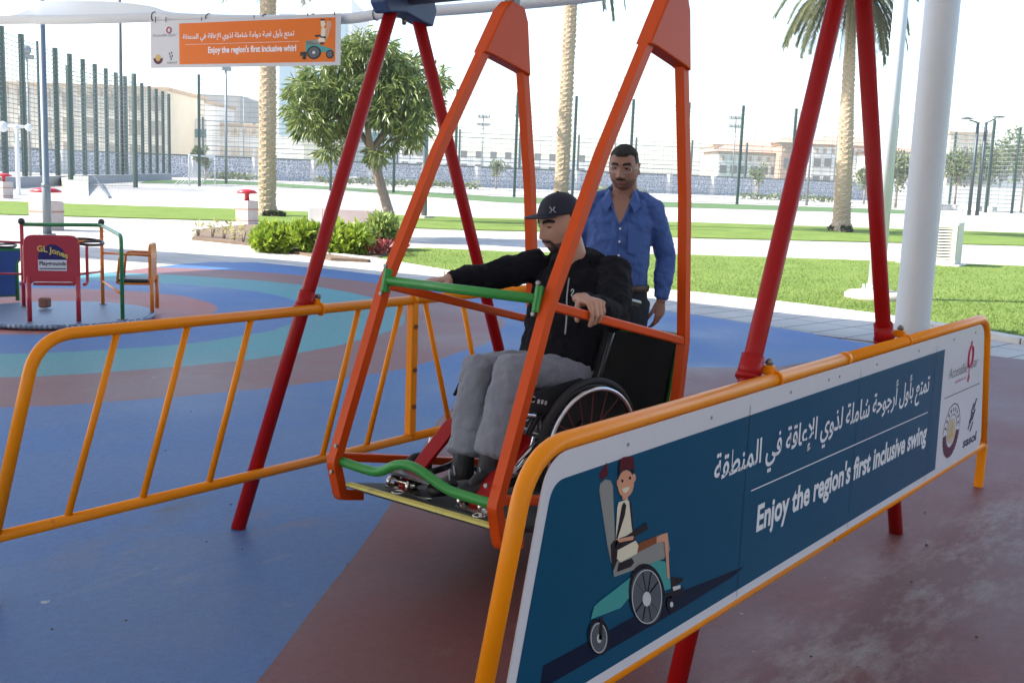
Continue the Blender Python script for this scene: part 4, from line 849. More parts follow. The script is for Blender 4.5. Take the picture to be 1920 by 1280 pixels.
def foliage(name,V,F,m,parent=None):
    me=bpy.data.meshes.new(name); me.from_pydata([tuple(v) for v in V],[],F); me.materials.append(m); me.update(); o=bpy.data.objects.new(name,me); return link(o,parent)
BARK=mat('bark_grey',(.25,.20,.155),.9,var=.3,vs=9,bump=.7,bs=30); 
# the leafy shade tree (mango-like drooping leaves)
tb=gp(744,454); D=24.2
t=thing('tree','leafy broadleaf tree with leaning pale trunk behind the left red legs','tree',tb)
def T(px,py,dd=0): return at(px,py,D+dd)
trk=[tb,T(728,395),T(712,340),T(702,300),T(697,280)]
m=MB().tube(smoothpts(trk,4),[.125-.0022*i for i in range(17)],n=14); 
for a,b,c,r in (((697,282),(690,240),(702,190),.085),((700,290),(668,235),(640,190),.07),((697,282),(735,225),(760,180),.075),((690,245),(690,180),(690,110),.06),((668,235),(620,215),(585,200),.05),((735,225),(775,200),(805,170),.045),((705,300),(730,265),(760,262),.045),((690,245),(655,150),(640,110),.045)):
    dd=RNG.uniform(-.8,.8); P=smoothpts([T(*a),T(*b,dd*.5),T(*c,dd)],4); m.tube(P,[r*(1-.6*i/len(P)) for i in range(len(P))],n=8)
m.build('trunk',BARK,t)
clumps=[(680,75,.42),(655,95,.4),(700,100,.5),(640,125,.45),(600,140,.5),(568,165,.45),(555,200,.38),(580,215,.5),(620,185,.55),(610,235,.45),(640,225,.5),(640,265,.36),(625,285,.28),(570,235,.36),(665,165,.55),(700,150,.6),(735,120,.5),(765,125,.45),(790,150,.45),(815,145,.3),(825,160,.25),(800,190,.42),(760,180,.6),(730,170,.6),(700,205,.45),(745,225,.5),(775,230,.38),(735,262,.36),(705,290,.28),(775,265,.3),(790,215,.28),(650,190,.5),(590,180,.5),(720,95,.4),(760,250,.3),(665,110,.45),(745,145,.5),(720,205,.5)]
Cs=[];Ns=[]
for px,py,r in clumps:
    for dd in (-.8,0.1,.95):
        if RNG.uniform()<.22: continue
        c=np.array(T(px+RNG.normal(0,5),py+RNG.normal(0,5),dd*RNG.uniform(.6,1.2))); n=int(120*(r/.45)**1.6)
        p=RNG.normal(0,1,(n,3)); p/=np.linalg.norm(p,axis=1,keepdims=True); rad=r*.72*RNG.uniform(.25,1,(n,1))**.5; q=p*rad*np.array([1,1,.8]); Cs.append(c+q); Ns.append(p+np.array([0,0,.1]))
V,F=leaves(np.concatenate(Cs),np.concatenate(Ns),.235,.22,.85)
foliage('crown',V,F,leafmat('tree_leaf',(.050,.095,.018),(.26,.31,.09),.30,.35),t)
# shrubs in the bed
def shrub(label,px,pyb,w,h,n,size,m,group='leafy shrubs in the flower bed',name='shrub',asp=.5):
    b=gp(px,pyb); t=thing(name,label,'shrub',b,group); d=depth_of(b); W_=w*d/FPX/2; H_=h*d/FPX
    k=max(1 if n<60 else 5,n//60); Cs=[];Ns=[]
    for _ in range(k):
        a=RNG.uniform(0,6.28); rr=W_*.75*RNG.uniform(0,1)**.5; cc=np.array([b.x,b.y,0])+np.array(RIGHT)*rr*math.cos(a)+np.array(FWD)*rr*.7*math.sin(a)+np.array([0,0,H_*RNG.uniform(.25,.75)])
        p=RNG.normal(0,1,(60,3)); p/=np.linalg.norm(p,axis=1,keepdims=True); q=p*np.array([1,1,1])*H_*.33*RNG.uniform(.4,1,(60,1)); q=(cc+q)[:min(60,n)]; p=p[:min(60,n)]; q[:,2]=np.clip(q[:,2],.06,None); Cs.append(q); Ns.append(p+[0,0,.4])
    V,F=leaves(np.concatenate(Cs),np.concatenate(Ns),size,asp,-.1); foliage('foliage',V,F,m,t)
    s=MB()
    for _ in range(6):
        a=RNG.uniform(0,6.28); s.tube([b,b+Vector((math.cos(a)*W_*.5,math.sin(a)*W_*.5,H_*.6))],.012,n=5)
    s.build('stem',BARK,t); return t
SH=leafmat('shrub_leaf',(.14,.235,.02),(.40,.49,.06),.35,.35); SH2=leafmat('shrub_light',(.16,.26,.06),(.45,.50,.16),.35,.35); RL_=leafmat('red_leaf',(.12,.02,.025),(.45,.08,.06),.3)
shrub('bright green shrub at the left end of the flower bed',512,473,85,52,1500,.15,SH)
shrub('bright green shrub crossed by the left red leg',572,476,80,55,1500,.15,SH)
shrub('broad yellow-green shrub right of the left red leg',650,480,100,58,1900,.15,SH)
shrub('tall pale leafed shrub against the leaning tree trunk',716,470,58,66,1100,.16,SH2)
for px,py in ((700,482),(722,482),(745,476),(712,476)):
    pass
b=gp(718,481); Cs=[];Ns=[]
for _ in range(420):
    q=gp(RNG.uniform(690,760),RNG.uniform(468,484)); Cs.append([q.x,q.y,.06+RNG.uniform(0,.14)]); Ns.append([RNG.normal(),RNG.normal(),.8])
V,F=leaves(np.array(Cs),np.array(Ns),.14,.5,-.2); tag(foliage('ground_cover',V,F,RL_),'red leafed ground cover at the foot of the leaning tree','plants',kind='stuff')
for i,(px,py,hh) in enumerate(((371,447,30),(398,449,34),(420,452,36),(440,455,40),(456,458,38))):
    shrub(['sparse yellowing seedling at the very left tip of the flower bed','sparse seedling second from the left tip of the flower bed','thin seedling in the middle of the bare flower bed end','thin upright seedling just left of the bright shrubs','yellow-green seedling touching the bright shrubs'][i],px,py,20,hh,20,.13,leafmat('seedling_leaf',(.25,.24,.06),(.50,.46,.18),.3) if 'seedling_leaf' not in MATS else MATS['seedling_leaf'],'sparse seedlings in the flower bed','seedling',.3)
# date palms
PB=mat('palm_bark',(.40,.31,.22),.95,var=.35,vs=14,bump=.8,bs=25)
FR=leafmat('palm_frond',(.07,.085,.035),(.20,.20,.10),.25,.45)
def palm(label,b,top,r0,r1,lean,seed,fr_n=34,flen=3.3,dense=1.):
    t=thing('date_palm',label,'palm',b,'date palms on the lawn'); rg=np.random.default_rng(seed)
    m=MB(); H_=top.z; n=26; rows=int(H_/.028); vs=[]; fs=[]
    for i in range(rows):
        z=H_*i/(rows-1); c=b.lerp(Vector((top.x,top.y,0)),(z/H_)**1.0); rr=r0+(r1-r0)*min(1,z/H_*1.1)
        if z<.4: rr*=1+.35*(1-z/.4)
        for k in range(n):
            a=2*math.pi*k/n; row=z/.21*dense; ph=(row+ .5*(int(k*10/n)%2)+.12*math.sin(3*a+z*3))%1
            bump=.26*(ph**1.3)*(.75+.5*math.sin(12.9*int(row)+7*int(k*10/n))**2)
            vs.append((c.x+rr*(1+bump-.06)*math.cos(a),c.y+rr*(1+bump-.06)*math.sin(a),z))
    for i in range(rows-1):
        for k in range(n): fs.append((i*n+k,i*n+(k+1)%n,(i+1)*n+(k+1)%n,(i+1)*n+k))
    m.add(vs,fs,False); m.build('trunk',PB,t)
    V=[];F=[]
    for k in range(fr_n):
        a=k*2.399+rg.normal(0,.1); el=math.radians(rg.uniform(-32,75)); L_=flen*rg.uniform(.8,1.1); h=np.array([math.cos(a),math.sin(a),0]); p=np.array(top)+np.array([0,0,.15]); dirv=h*math.cos(el)+np.array([0,0,math.sin(el)]); pts=[p.copy()]
        S_=26
        for j in range(S_):
            dirv=dirv+np.array([0,0,-.062-.03*math.cos(el)]); dirv/=np.linalg.norm(dirv); p=p+dirv*L_/S_; pts.append(p.copy())
        pts=np.array(pts); side=np.cross(h,[0,0,1.])
        for j in range(S_):
            o=len(V); w=.022*(1-j/S_)+.006; V+=[pts[j]+side*w,pts[j]-side*w,pts[j+1]-side*w*.8,pts[j+1]+side*w*.8]; F.append((o,o+1,o+2,o+3))
            if j>2:
                for s in (-1,1):
                    for e in (0,.33,.67):
                        base=pts[j]*(1-e)+pts[j+1]*e; tg=pts[j+1]-pts[j]; tg/=np.linalg.norm(tg); ll=(.55*(1-abs(j/S_-.35)*.9))*rg.uniform(.8,1.1); dd=tg*.75+side*s*.75+np.array([0,0,rg.uniform(-.15,.35)]); dd/=np.linalg.norm(dd); q=base+dd*ll+np.array([0,0,-.12*ll]); nn=np.cross(dd,[0,0,1.]); nn/=np.linalg.norm(nn)+1e-6
                        o=len(V); V+=[base+nn*.024,base-nn*.024,q]; F.append((o,o+1,o+2))
    foliage('crown',np.array(V),F,FR,t); return t
p1=gp(501,405); q1=Vector((p1.x,p1.y,0)); palm('date palm whose thick textured trunk rises behind the orange hanging banner',q1,Vector((p1.x+.05,p1.y+.05,9.2)),.25,.22,0,3)
p3=fpt(1050,398,36.5); tp=at(1072,-6,36.5); palm('slender date palm trunk rising behind the capped man and the orange bars',p3,Vector((tp.x,tp.y,9.9)),.235,.20,0,4,dense=1.2)
p2=gp(1577,434); tp=at(1598,-4,38.5); palm('date palm with drooping fronds framed by the right red legs',p2,Vector((tp.x,tp.y,tp.z+.25)),.30,.16,0,12,60,3.4)
shrub('low dark plant ring round the foot of the right date palm',1577,436,80,10,300,.12,leafmat('dark_leaf',(.02,.03,.012),(.07,.08,.03),.2),'plants at the palm feet','plant'); shrub('low dark plant ring round the foot of the banner palm',505,407,70,9,260,.12,MATS['dark_leaf'],'plants at the palm feet','plant')
# far small trees
STLEAF=leafmat('far_leaf',(.09,.12,.045),(.24,.28,.13),.3,.5)
def small_tree(label,px,pyb,pyt,w,depth,n,size,seed,gr):
    b=fpt(px,pyb,depth); ht=at(px,pyt,depth).z; W_=w*depth/FPX/2; t=thing('small_tree',label,'tree',b,gr); rg=np.random.default_rng(seed)
    m=MB(); m.tube([b,b+UP*ht*.5],[.11,.07],n=7); 
    for _ in range(5):
        a=rg.uniform(0,6.28); m.tube([b+UP*ht*.35,b+UP*ht*.72+Vector((math.cos(a),math.sin(a),0))*W_*.5],.04,n=5)
    m.build('trunk',BARK,t); Cs=[];Ns=[]
    for _ in range(n//40):
        p=rg.normal(0,1,3); p/=np.linalg.norm(p); c=np.array(b)+np.array([0,0,ht*.66])+p*np.array([W_*.8,W_*.8,ht*.28])*rg.uniform(.2,1)
        q=rg.normal(0,1,(40,3)); q/=np.linalg.norm(q,axis=1,keepdims=True); Cs.append(c+q*W_*.3*rg.uniform(.4,1,(40,1))); Ns.append(q+[0,0,.3])
    V,F=leaves(np.concatenate(Cs),np.concatenate(Ns),size,.5,.1); foliage("crown",V,F,STLEAF,t)
G_='small street trees behind the far mesh fence'
small_tree('small round green tree just left of the thick white column',1680,376,278,100,96,1600,.34,21,G_)
small_tree('small green tree just right of the thick white column',1790,380,268,95,98,1600,.34,22,G_)
small_tree('bushy green tree between the twin lamp poles',1852,384,258,90,95,1600,.34,23,G_)
small_tree('tallest green tree cut by the right edge of the photo',1915,386,232,110,92,2000,.34,24,G_)
small_tree('sparse green bush tree left of the right red leg foot line',1620,374,312,50,110,600,.34,25,G_)
small_tree('thin young tree in front of the lacy wall by the football goal',373,331,262,34,100,500,.3,26,'thin young trees by the lacy wall')
small_tree('dark thorny young tree behind the goal',385,331,285,40,104,300,.3,29,'thin young trees by the lacy wall')
small_tree('thin young tree in front of the lacy wall between the orange bars',930,349,296,44,118,420,.32,27,'thin young trees by the lacy wall')
small_tree('thin young tree in front of the lacy wall right of the standing man',1420,365,302,42,122,420,.32,28,'thin young trees by the lacy wall')
HG=leafmat('hedge_leaf',(.08,.11,.03),(.20,.23,.09),.2,.6)
Cs=[];Ns=[]
for px0,px1,py in ((380,470,329),(590,760,338),(760,900,345),(1120,1200,356),(1390,1560,366)):
    for _ in range(420):
        px=RNG.uniform(px0,px1); q=fpt(px,py,112); Cs.append(np.array(q)+np.array([RNG.normal(0,.4),RNG.normal(0,.4),RNG.uniform(.05,.6)])); Ns.append(RNG.normal(0,1,3)+[0,0,.5])
V,F=leaves(np.array(Cs),np.array(Ns),.34,.6,0); tag(foliage('hedge',V,F,HG),'low dusty hedge at the foot of the lacy boundary wall','hedge',kind='stuff')
# ================================================================ WHEELCHAIR on the swing platform
RUBB=mat('tyre_rubber',(.018,.018,.02),.6,var=.2,vs=20,bump=.3,bs=200); CHR=mat('handrim_chrome',(.75,.75,.76),.18,1,var=.05,vs=20); FRM=mat('frame_black',(.015,.015,.018),.3,var=.1,vs=9,coat=.3); FAB_=mat('seat_black',(.014,.014,.017),.8,var=.2,vs=20,bump=.3,bs=200); SPK=mat('spoke_red',(.22,.035,.03),.4,.3)
YW=math.radians(10); RLW=RL@Matrix.Rotation(-YW,3,'Z')
def LW(lx,y,lz): dx,dy=lx-.1,y-2.6; return L(.1+dx*math.cos(YW)+dy*math.sin(YW),2.6-dx*math.sin(YW)+dy*math.cos(YW),lz)
wc=thing('wheelchair','black manual wheelchair with chrome hand rims standing on the swing platform','wheelchair',LW(.12,2.6,-2.12))
for s in (-1,1):
    yc=2.6+s*.262; c=LW(.17,yc,-1.785); cam_=.025*s     # camber
    axv=(RLW@Vector((0,s,-.08))).normalized(); u=RLW@Vector((1,0,0)); w=axv.cross(u).normalized()
    circ=lambda r,o,n=48:[c+axv*o+u*r*math.cos(a)+w*r*math.sin(a) for a in np.linspace(0,2*math.pi,n,endpoint=False)]
    wh_=MB().tube(circ(.268,0),.0145,n=10,closed=True).build('wheel',RUBB,wc)
    MB().tube(circ(.250,0),.009,n=8,closed=True).build('rim',FRM,wh_); MB().tube(circ(.242,.028),.0095,n=10,closed=True).build('hand_rim',CHR,wh_)
    m=MB()
    for k in range(18):
        a=2*math.pi*k/18; b=a+(.5 if k%2 else -.5); m.tube([c+axv*(.02 if k%4<2 else -.02)+u*.022*math.cos(b)+w*.022*math.sin(b),c+u*.248*math.cos(a)+w*.248*math.sin(a)],.0022,n=4)
    for k in range(6):
        a=2*math.pi*k/6; m.tube([c+u*.25*math.cos(a)+w*.25*math.sin(a),c+axv*.028+u*.242*math.cos(a)+w*.242*math.sin(a)],.004,n=4)
    m.build('spoke',SPK,wh_)
    MB().lathe([(.028,-.03),(.028,.03),(.012,.036)],c,14,axis=axv).build('hub',FRM,wh_)
    # castor
    cc=LW(-.30,2.6+s*.20,-1.992); cw_=MB().lathe([(.05,-.014),(.066,-.012),(.070,0),(.066,.012),(.05,.014)],cc,20,axis=RLW@Vector((0,1,0))).build('castor',RUBB,wc)
    f=MB(); f.tube(arc([cc+Vector((0,s*.022,0)),LW(-.27,2.6+s*.222,-1.95),LW(-.25,2.6+s*.2,-1.94)],.01),.008,n=6); f.tube([LW(-.25,2.6+s*.2,-1.95),LW(-.25,2.6+s*.2,-1.86)],.014,n=8); f.build('castor_fork',CHR,cw_)
    f=MB(); f.tube(arc([LW(.22,2.6+s*.19,-1.66),LW(-.04,2.6+s*.18,-1.66),LW(-.14,2.6+s*.15,-1.95),LW(-.34,2.6+s*.10,-1.995)],.07),.0135,n=10); f.tube([LW(.2,2.6+s*.19,-1.68),LW(.12,2.6+s*.19,-1.81),LW(-.25,2.6+s*.195,-1.88)],.012,n=8)
    f.tube([LW(.215,2.6+s*.19,-1.68),LW(.30,2.6+s*.19,-1.21)],.0125,n=10); f.tube(arc([LW(.30,2.6+s*.19,-1.22),LW(.31,2.6+s*.19,-1.17),LW(.42,2.6+s*.19,-1.17)],.03),.013,n=10); f.build('side_tube',FRM,wc)
    g=MB().poly([LW(x,2.6+s*.222,z) for x,z in ((-.16,-1.68),(-.13,-1.60),(-.02,-1.56),(.10,-1.52),(.20,-1.53),(.26,-1.60),(.22,-1.69))],RLW@Vector((0,s,0)),.008).build('side_guard',FAB_,wc,bevel=.003)
    if s<0:
        q=MB(); 
        for k,(x,z) in enumerate(((-.115,-1.635),(-.095,-1.635),(-.075,-1.637))): q.box(LW(x,2.6+s*.233,z),(.012,.001,.016),RLW)
        q.tube([LW(-.145+.011*math.cos(a),2.6+s*.232,-1.63+.011*math.sin(a)) for a in np.linspace(.6,5.7,10)],.0025,n=4); q.build('logo',mat('logo_white',(.6,.6,.6),.5),g)
for q_ in ((-.20,2.37,-1.73,.02,.02,.03),(-.245,2.335,-1.80,.028,.022,.04),(-.23,2.33,-1.90,.03,.025,.03),(-.18,2.33,-1.69,.05,.012,.012)): MB().box(LW(*q_[:3]),q_[3:],RLW).build('clamp',CHR,wc,bevel=.003)
MB().tube([LW(-.05,2.36,-1.75),LW(-.24,2.36,-1.93)],.009,n=8).build('brake_lever',CHR,wc); MB().tube([LW(-.26,2.36,-1.77),LW(-.16,2.36,-1.71)],.008,n=8).build('brake_lever',CHR,wc)
MB().tube([LW(.18,2.34,-1.785),LW(.18,2.86,-1.785)],.016,n=10).build('axle_tube',FRM,wc); MB().tube([LW(-.24,2.4,-1.86),LW(-.24,2.8,-1.86)],.012,n=8).build('cross_tube',FRM,wc)
m=MB(); m.box(LW(.07,2.6,-1.66),(.34,.36,.045),RLW); m.build('seat',FAB_,wc,bevel=.015)
Rb=RLW@Matrix.Rotation(math.radians(10),3,'Y'); m=MB(); m.box(LW(.265,2.6,-1.44),(.03,.37,.42),Rb); m.build('backrest',FAB_,wc,bevel=.012)
m=MB(); m.box(LW(-.40,2.63,-2.0),(.16,.27,.014),RLW); m.build('footplate',FRM,wc,bevel=.004)

# ================================================================ PEOPLE
def remeshed(mb,name,m,parent,vox=.006,sm=6,wr=None,fac=.5):
    o=mb.build(name,m,parent); r=o.modifiers.new('remesh','REMESH'); r.mode='VOXEL'; r.voxel_size=vox; r.use_smooth_shade=True
    s=o.modifiers.new('smooth','SMOOTH'); s.iterations=sm; s.factor=fac
    if wr:
        for i,(size,st,dep) in enumerate(wr):
            t=bpy.data.textures.new(name+'_folds','CLOUDS'); t.noise_scale=size; t.noise_depth=dep; d=o.modifiers.new('folds','DISPLACE'); d.texture=t; d.strength=st; d.mid_level=.5; d.texture_coords='LOCAL'
    return o
def sstep(a,b,x): t=np.clip((x-a)/(b-a),0,1); return t*t*(3-2*t)
NU,NV=112,96
def head_geo(wid=.150,dep=.190,hgt=.232,jaw=.22,nose=1.):
    th=np.linspace(0.0001,math.pi-.0001,NV)[:,None]; ph=np.linspace(0,2*math.pi,NU,endpoint=False)[None,:]
    dx=np.sin(th)*np.cos(ph); dy=np.sin(th)*np.sin(ph); dz=np.cos(th)*np.ones_like(ph)
    ex=lambda d,p: np.sign(d)*np.abs(d)**p
    x=wid/2*ex(dx,.92); y=dep/2*ex(dy,.95); z=hgt/2*ex(dz,.96)
    lo=sstep(.0,-.11,z); x=x*(1-jaw*lo); back=sstep(.0,-.09,y)*lo; y=y*(1-.42*back); z=z+back*.03
    y=np.where(y>0,y*(1-.06*sstep(.05,.116,z)),y)
    fr=sstep(.02,.06,y); g=lambda u,s: np.exp(-(u/s)**2)
    y=y-fr*.006*g(z+.005,.03)*g(np.abs(x)-.034,.02)
    y=y-fr*.006*g(z-.012,.011)*g(np.abs(x)-.031,.015)                     # eye sockets
    y=y+fr*.0055*g(z-.034,.010)*g(x,.052)                                   # brow ridge
    prof=sstep(.028,-.030,z)*sstep(-.046,-.034,z); y=y+fr*nose*(.0235*prof*g(x,.0075+.007*sstep(.0,-.032,z))+.008*g(z+.036,.008)*g(np.abs(x)-.012,.007))
    y=y+fr*.003*g(z+.015,.016)*g(np.abs(x)-.045,.016)                       # cheekbones
    y=y+fr*g(x,.022)*(.0065*g(z+.060,.0065)+.0065*g(z+.073,.007)-.004*g(z+.0665,.0025)-.004*g(z+.084,.006))
    y=y+fr*.009*g(x,.022)*g(z+.098,.014)
    return x,y,z
def head_faces():
    F=[]
    for i in range(NV-1):
        for k in range(NU): F.append((i*NU+k,(i+1)*NU+k,(i+1)*NU+(k+1)%NU,i*NU+(k+1)%NU))
    F.append(tuple(range(NU))); F.append(tuple((NV-1)*NU+k for k in range(NU-1,-1,-1))); return F
def normals(P):
    G=P.reshape(NV,NU,3); du=np.roll(G,-1,1)-np.roll(G,1,1); dv=np.zeros_like(G); dv[1:-1]=G[2:]-G[:-2]; dv[0]=G[1]-G[0]; dv[-1]=G[-1]-G[-2]
    n=np.cross(dv,du); n/=np.linalg.norm(n,axis=2,keepdims=True)+1e-9; 
    if (n*G).sum()<0: n=-n
    return n.reshape(-1,3)
def shell(name,P,mask,off,Tm,m,parent,noise=0):
    """hair, beard or brows: the masked part of the head grown outward with its edge sunk into the skin"""
    n=normals(P); mk=mask.reshape(-1); o=off*mk-.004*(1-mk)
    if noise: o=o+noise*RNG.normal(0,1,len(o))*mk
    Q=P+n*o[:,None]; F=[f for f in head_faces()[:-2] if max(mk[list(f)])>.05]
    V=[tuple(Tm@Vector(q)) for q in Q]; me=bpy.data.meshes.new(name); me.from_pydata(V,[],F); me.materials.append(m); me.polygons.foreach_set('use_smooth',[True]*len(F)); me.update()
    bm=bmesh.new(); bm.from_mesh(me); bmesh.ops.delete(bm,geom=[v for v in bm.verts if not v.link_faces],context='VERTS'); bm.to_mesh(me); bm.free()
    return link(bpy.data.objects.new(name,me),parent)
def skinmat(name,c,rough=.5):
    m=mat(name,c,rough,var=.10,vs=18,bump=.12,bs=220,spec=.4); b=m.node_tree.nodes['Principled BSDF']; b.inputs['Subsurface Weight'].default_value=.12; b.inputs['Subsurface Radius'].default_value=(.012,.005,.003); b.inputs['Subsurface Scale'].default_value=.4; return m
def hand(mb,wr,dist,dors,side,curls,spread=.10,thumb=(.9,.25,.3),k=1.):
    """five-fingered hand: wr wrist, dist toward the fingers, dors back of the hand, side toward the thumb"""
    X=Vector(dist).normalized(); Zd=Vector(dors); Zd=(Zd-X*Zd.dot(X)).normalized(); Y=Zd.cross(X); Y=Y if Y.dot(Vector(side))>0 else -Y
    wr=Vector(wr)
    def p(a,b,c): return wr+(X*a+Y*b+Zd*c)*k
    mb.loft([p(-.03,0,0),p(.0,0,0),p(.03,.002,.0),p(.065,0,.001),p(.088,-.001,0)],[(.026*k,.019*k),(.028*k,.0185*k),(.037*k,.0165*k),(.041*k,.0145*k),(.039*k,.0125*k)],hint=Y,n=18,e=.5)
    LEN=((.042,.026,.021),(.046,.029,.022),(.043,.027,.022),(.033,.020,.019)); OFF=(.030,.0105,-.0095,-.028); RAD=(.0090,.0093,.0088,.0078); ST=(.088,.092,.088,.080)
    for i in range(4):
        b=p(ST[i],OFF[i],.0); yaw=spread*(1.5-i)/1.5*.5; d=(X*math.cos(yaw)+Y*math.sin(yaw)); ang=0; pts=[b-d*.012*k,b]; rr=[RAD[i]*1.08*k,RAD[i]*1.05*k]
        for j,l in enumerate(LEN[i]):
            ang+=curls[i][j]; v=d*math.cos(ang)-Zd*math.sin(ang); q=pts[-1]; pts+= [q+v*l*k*.55,q+v*l*k]; f=(1-.09*j); rr+=[RAD[i]*f*.94*k,RAD[i]*f*.98*k if j<2 else RAD[i]*.78*k]
        mb.loft(pts,rr,hint=Y,n=12,e=.9)
    a,bn2,cu=thumb; v=(X*math.cos(a)+Y*math.sin(a)-Zd*bn2).normalized(); q=p(.022,.026,-.006); m1=q+v*.040*k; v2=(v+X*cu-Zd*cu*.8).normalized(); m2=m1+v2*.032*k; v3=(v2+X*cu*.7-Zd*cu*.8).normalized(); m3=m2+v3*.024*k
    mb.loft([p(.012,.012,-.004),q,q.lerp(m1,.6),m1,m2,m3],[.015*k,.0145*k,.0115*k,.0108*k,.0098*k,.0085*k],hint=Zd,n=12)
def headT(c,fwd,pitch=0,roll=0):
    f=Vector(fwd).normalized(); z=Vector((0,0,1)); x=f.cross(z).normalized(); z=x.cross(f)
    R=Matrix((x,f,z)).transposed()@Matrix.Rotation(-pitch,3,'X')@Matrix.Rotation(roll,3,'Y'); return Matrix.Translation(c)@R.to_4x4()
def add_head(mb,P,Tm):
    mb.add([tuple(Tm@Vector(p)) for p in P],head_faces(),True)
def ears(mb,Tm,w):
    for s in (-1,1):
        C=[Tm@Vector((s*(w/2-.004+.012*abs(math.sin(a))**.5*(.4+.6*(math.cos(a)<.3))),-.008+.016*math.cos(a)-.004*math.sin(a),-.002+.030*math.sin(a))) for a in np.linspace(0,2*math.pi,14,endpoint=False)]
        mb.tube(C,.0055,n=6,closed=True); mb.loft([Tm@Vector((s*(w/2-.004),-.006,-.024)),Tm@Vector((s*(w/2+.004),-.008,.022))],[(.006,.012),(.007,.014)],hint=Tm.to_3x3()@Vector((1,0,0)),n=8)
def eyes(P,Tm,parent,iris,skin,wid=.031,z=.012,open_=.62,look=(0,-.35)):
    x,y,zz=P.T; 
    for s in (-1,1):
        k=np.argmin((x-s*wid)**2+(zz-z)**2+(y<0)*9); yy=y[k]
        c=Vector((s*wid,yy-.0062,z)); e=MB(); R=Tm.to_3x3(); 
        vs=[];m_=14
        e.ball((0,0,0),.0115,16); e.v=[tuple(Tm@(c+Vector(v))) for v in e.v]; o=e.build('eye',EYEW,parent)
        i=MB(); dv=Vector((look[0],1,look[1])).normalized(); i.lathe([(.0072,.0090),(.0062,.0108),(.002,.0122)],(0,0,0),14,axis=dv); i.v=[tuple(Tm@(c+Vector(v))) for v in i.v]; i.build('iris',iris,o)
        R_=.0126; lid=MB(); el0=open_*.55
        rows=[[Vector((R_*math.cos(el)*math.sin(az),R_*math.cos(el)*math.cos(az),R_*math.sin(el))) for az in np.linspace(-1.45,1.45,13)] for el in np.linspace(el0,1.5,7)]
        fl=[q for r in rows for q in r]; lid.add([tuple(Tm@(c+q)) for q in fl],[(r*13+q,r*13+q+1,(r+1)*13+q+1,(r+1)*13+q) for r in range(6) for q in range(12)],True); lid.build('upper_lid',skin,o)
        rows=[[Vector((R_*math.cos(el)*math.sin(az),R_*math.cos(el)*math.cos(az),R_*math.sin(el))) for az in np.linspace(-1.45,1.45,13)] for el in np.linspace(-1.5,-open_*1.0,7)]
        lid=MB(); fl=[q for r in rows for q in r]; lid.add([tuple(Tm@(c+q)) for q in fl],[(r*13+q,r*13+q+1,(r+1)*13+q+1,(r+1)*13+q) for r in range(6) for q in range(12)],True); lid.build('lower_lid',skin,o)
        MB().tube([Tm@(c+Vector((1.05*R_*math.cos(el0)*math.sin(az),1.05*R_*math.cos(el0)*math.cos(az),R_*math.sin(el0)-.001*abs(az)))) for az in np.linspace(-1.3,1.3,9)],.0012,n=5).build('lashes',HAIR,o)
EYEW=mat('eye_white',(.34,.31,.30),.25,var=.03,vs=50); IRIS=mat('iris_dark',(.02,.012,.008),.15)
HAIR=mat('black_hair',(.016,.014,.013),.6,var=.3,vs=120,bump=.9,bs=350); STUB=mat('beard_stubble',(.035,.022,.017),.7,var=.5,vs=160,bump=.6,bs=400); LIP=None
# ---------------------------------------------------------------- the seated man
SK1=skinmat('tan_skin',(.46,.25,.17)); HOOD=mat('black_hoodie',(.0045,.0045,.008),.9,var=.3,vs=14,bump=.35,bs=160,spec=.25); GREYT=mat('grey_joggers',(.215,.22,.258),.9,var=.14,vs=26,bump=.4,bs=260,sheen=.2); NAVY=mat('navy_cap',(.008,.009,.024),.75,var=.2,vs=30,bump=.3,bs=300); SHOE=mat('black_shoe',(.012,.012,.013),.5,var=.2,vs=20,bump=.3,bs=150)
ps=thing('person','seated man in black hoodie, navy cap and grey joggers holding the swing rails','person',L(.1,2.6,-2.1))
Hh=Vector((3.655,2.6,.725))
HC=Vector((3.665,2.61,1.352)); HT=headT(HC,(-.945,.325,0),math.radians(11),0)
x,y,z=head_geo(.150,.192,.230,.17,.82); P1=np.stack([x,y,z],-1).reshape(-1,3)
kn=(tuple(pl(958,690,1,2.50)),tuple(pl(897,690,1,2.66))); an=(tuple(pl(917,880,1,2.49)),tuple(pl(868,876,1,2.63))); hj=((3.64,2.50,.725),(3.64,2.70,.725))
shN,shF=Vector((3.80,2.425,1.155)),Vector((3.735,2.795,1.165)); elN=Vector((3.60,2.275,1.0)); elF=Vector((3.565,2.93,1.115))
wrN=Vector((3.365,2.275,1.098)); wrF=Vector((3.395,2.985,1.108))
b=MB(); add_head(b,P1,HT); ears(b,HT,.150)
b.loft([HT@Vector((0,-.03,-.06)),HT@Vector((0,-.045,-.13)),Vector((3.765,2.61,1.17))],[.056,.056,.066],n=18)
b.loft([Vector((3.655,2.6,.72)),Vector((3.70,2.6,.90)),Vector((3.755,2.6,1.08)),Vector((3.775,2.6,1.15))],[(.155,.10),(.14,.09),(.165,.105),(.12,.08)],hint=(0,1,0),n=20)
for s_,e_,w_ in ((shN,elN,wrN),(shF,elF,wrF)): b.loft([s_,s_.lerp(e_,.5),e_,e_.lerp(w_,.5),w_],[.046,.044,.037,.036,.026],n=14)
for h_,k_,a_ in zip(hj,kn,an):
    h_,k_,a_=map(Vector,(h_,k_,a_)); b.loft([h_,h_.lerp(k_,.5),k_,k_.lerp(a_,.45),a_],[.075,.065,.052,.048,.036],n=14); b.loft([a_,a_+Vector((-.06,0,-.055))],[.032,.018],n=10)
G=lambda m_,p,d:(m_,p,d)
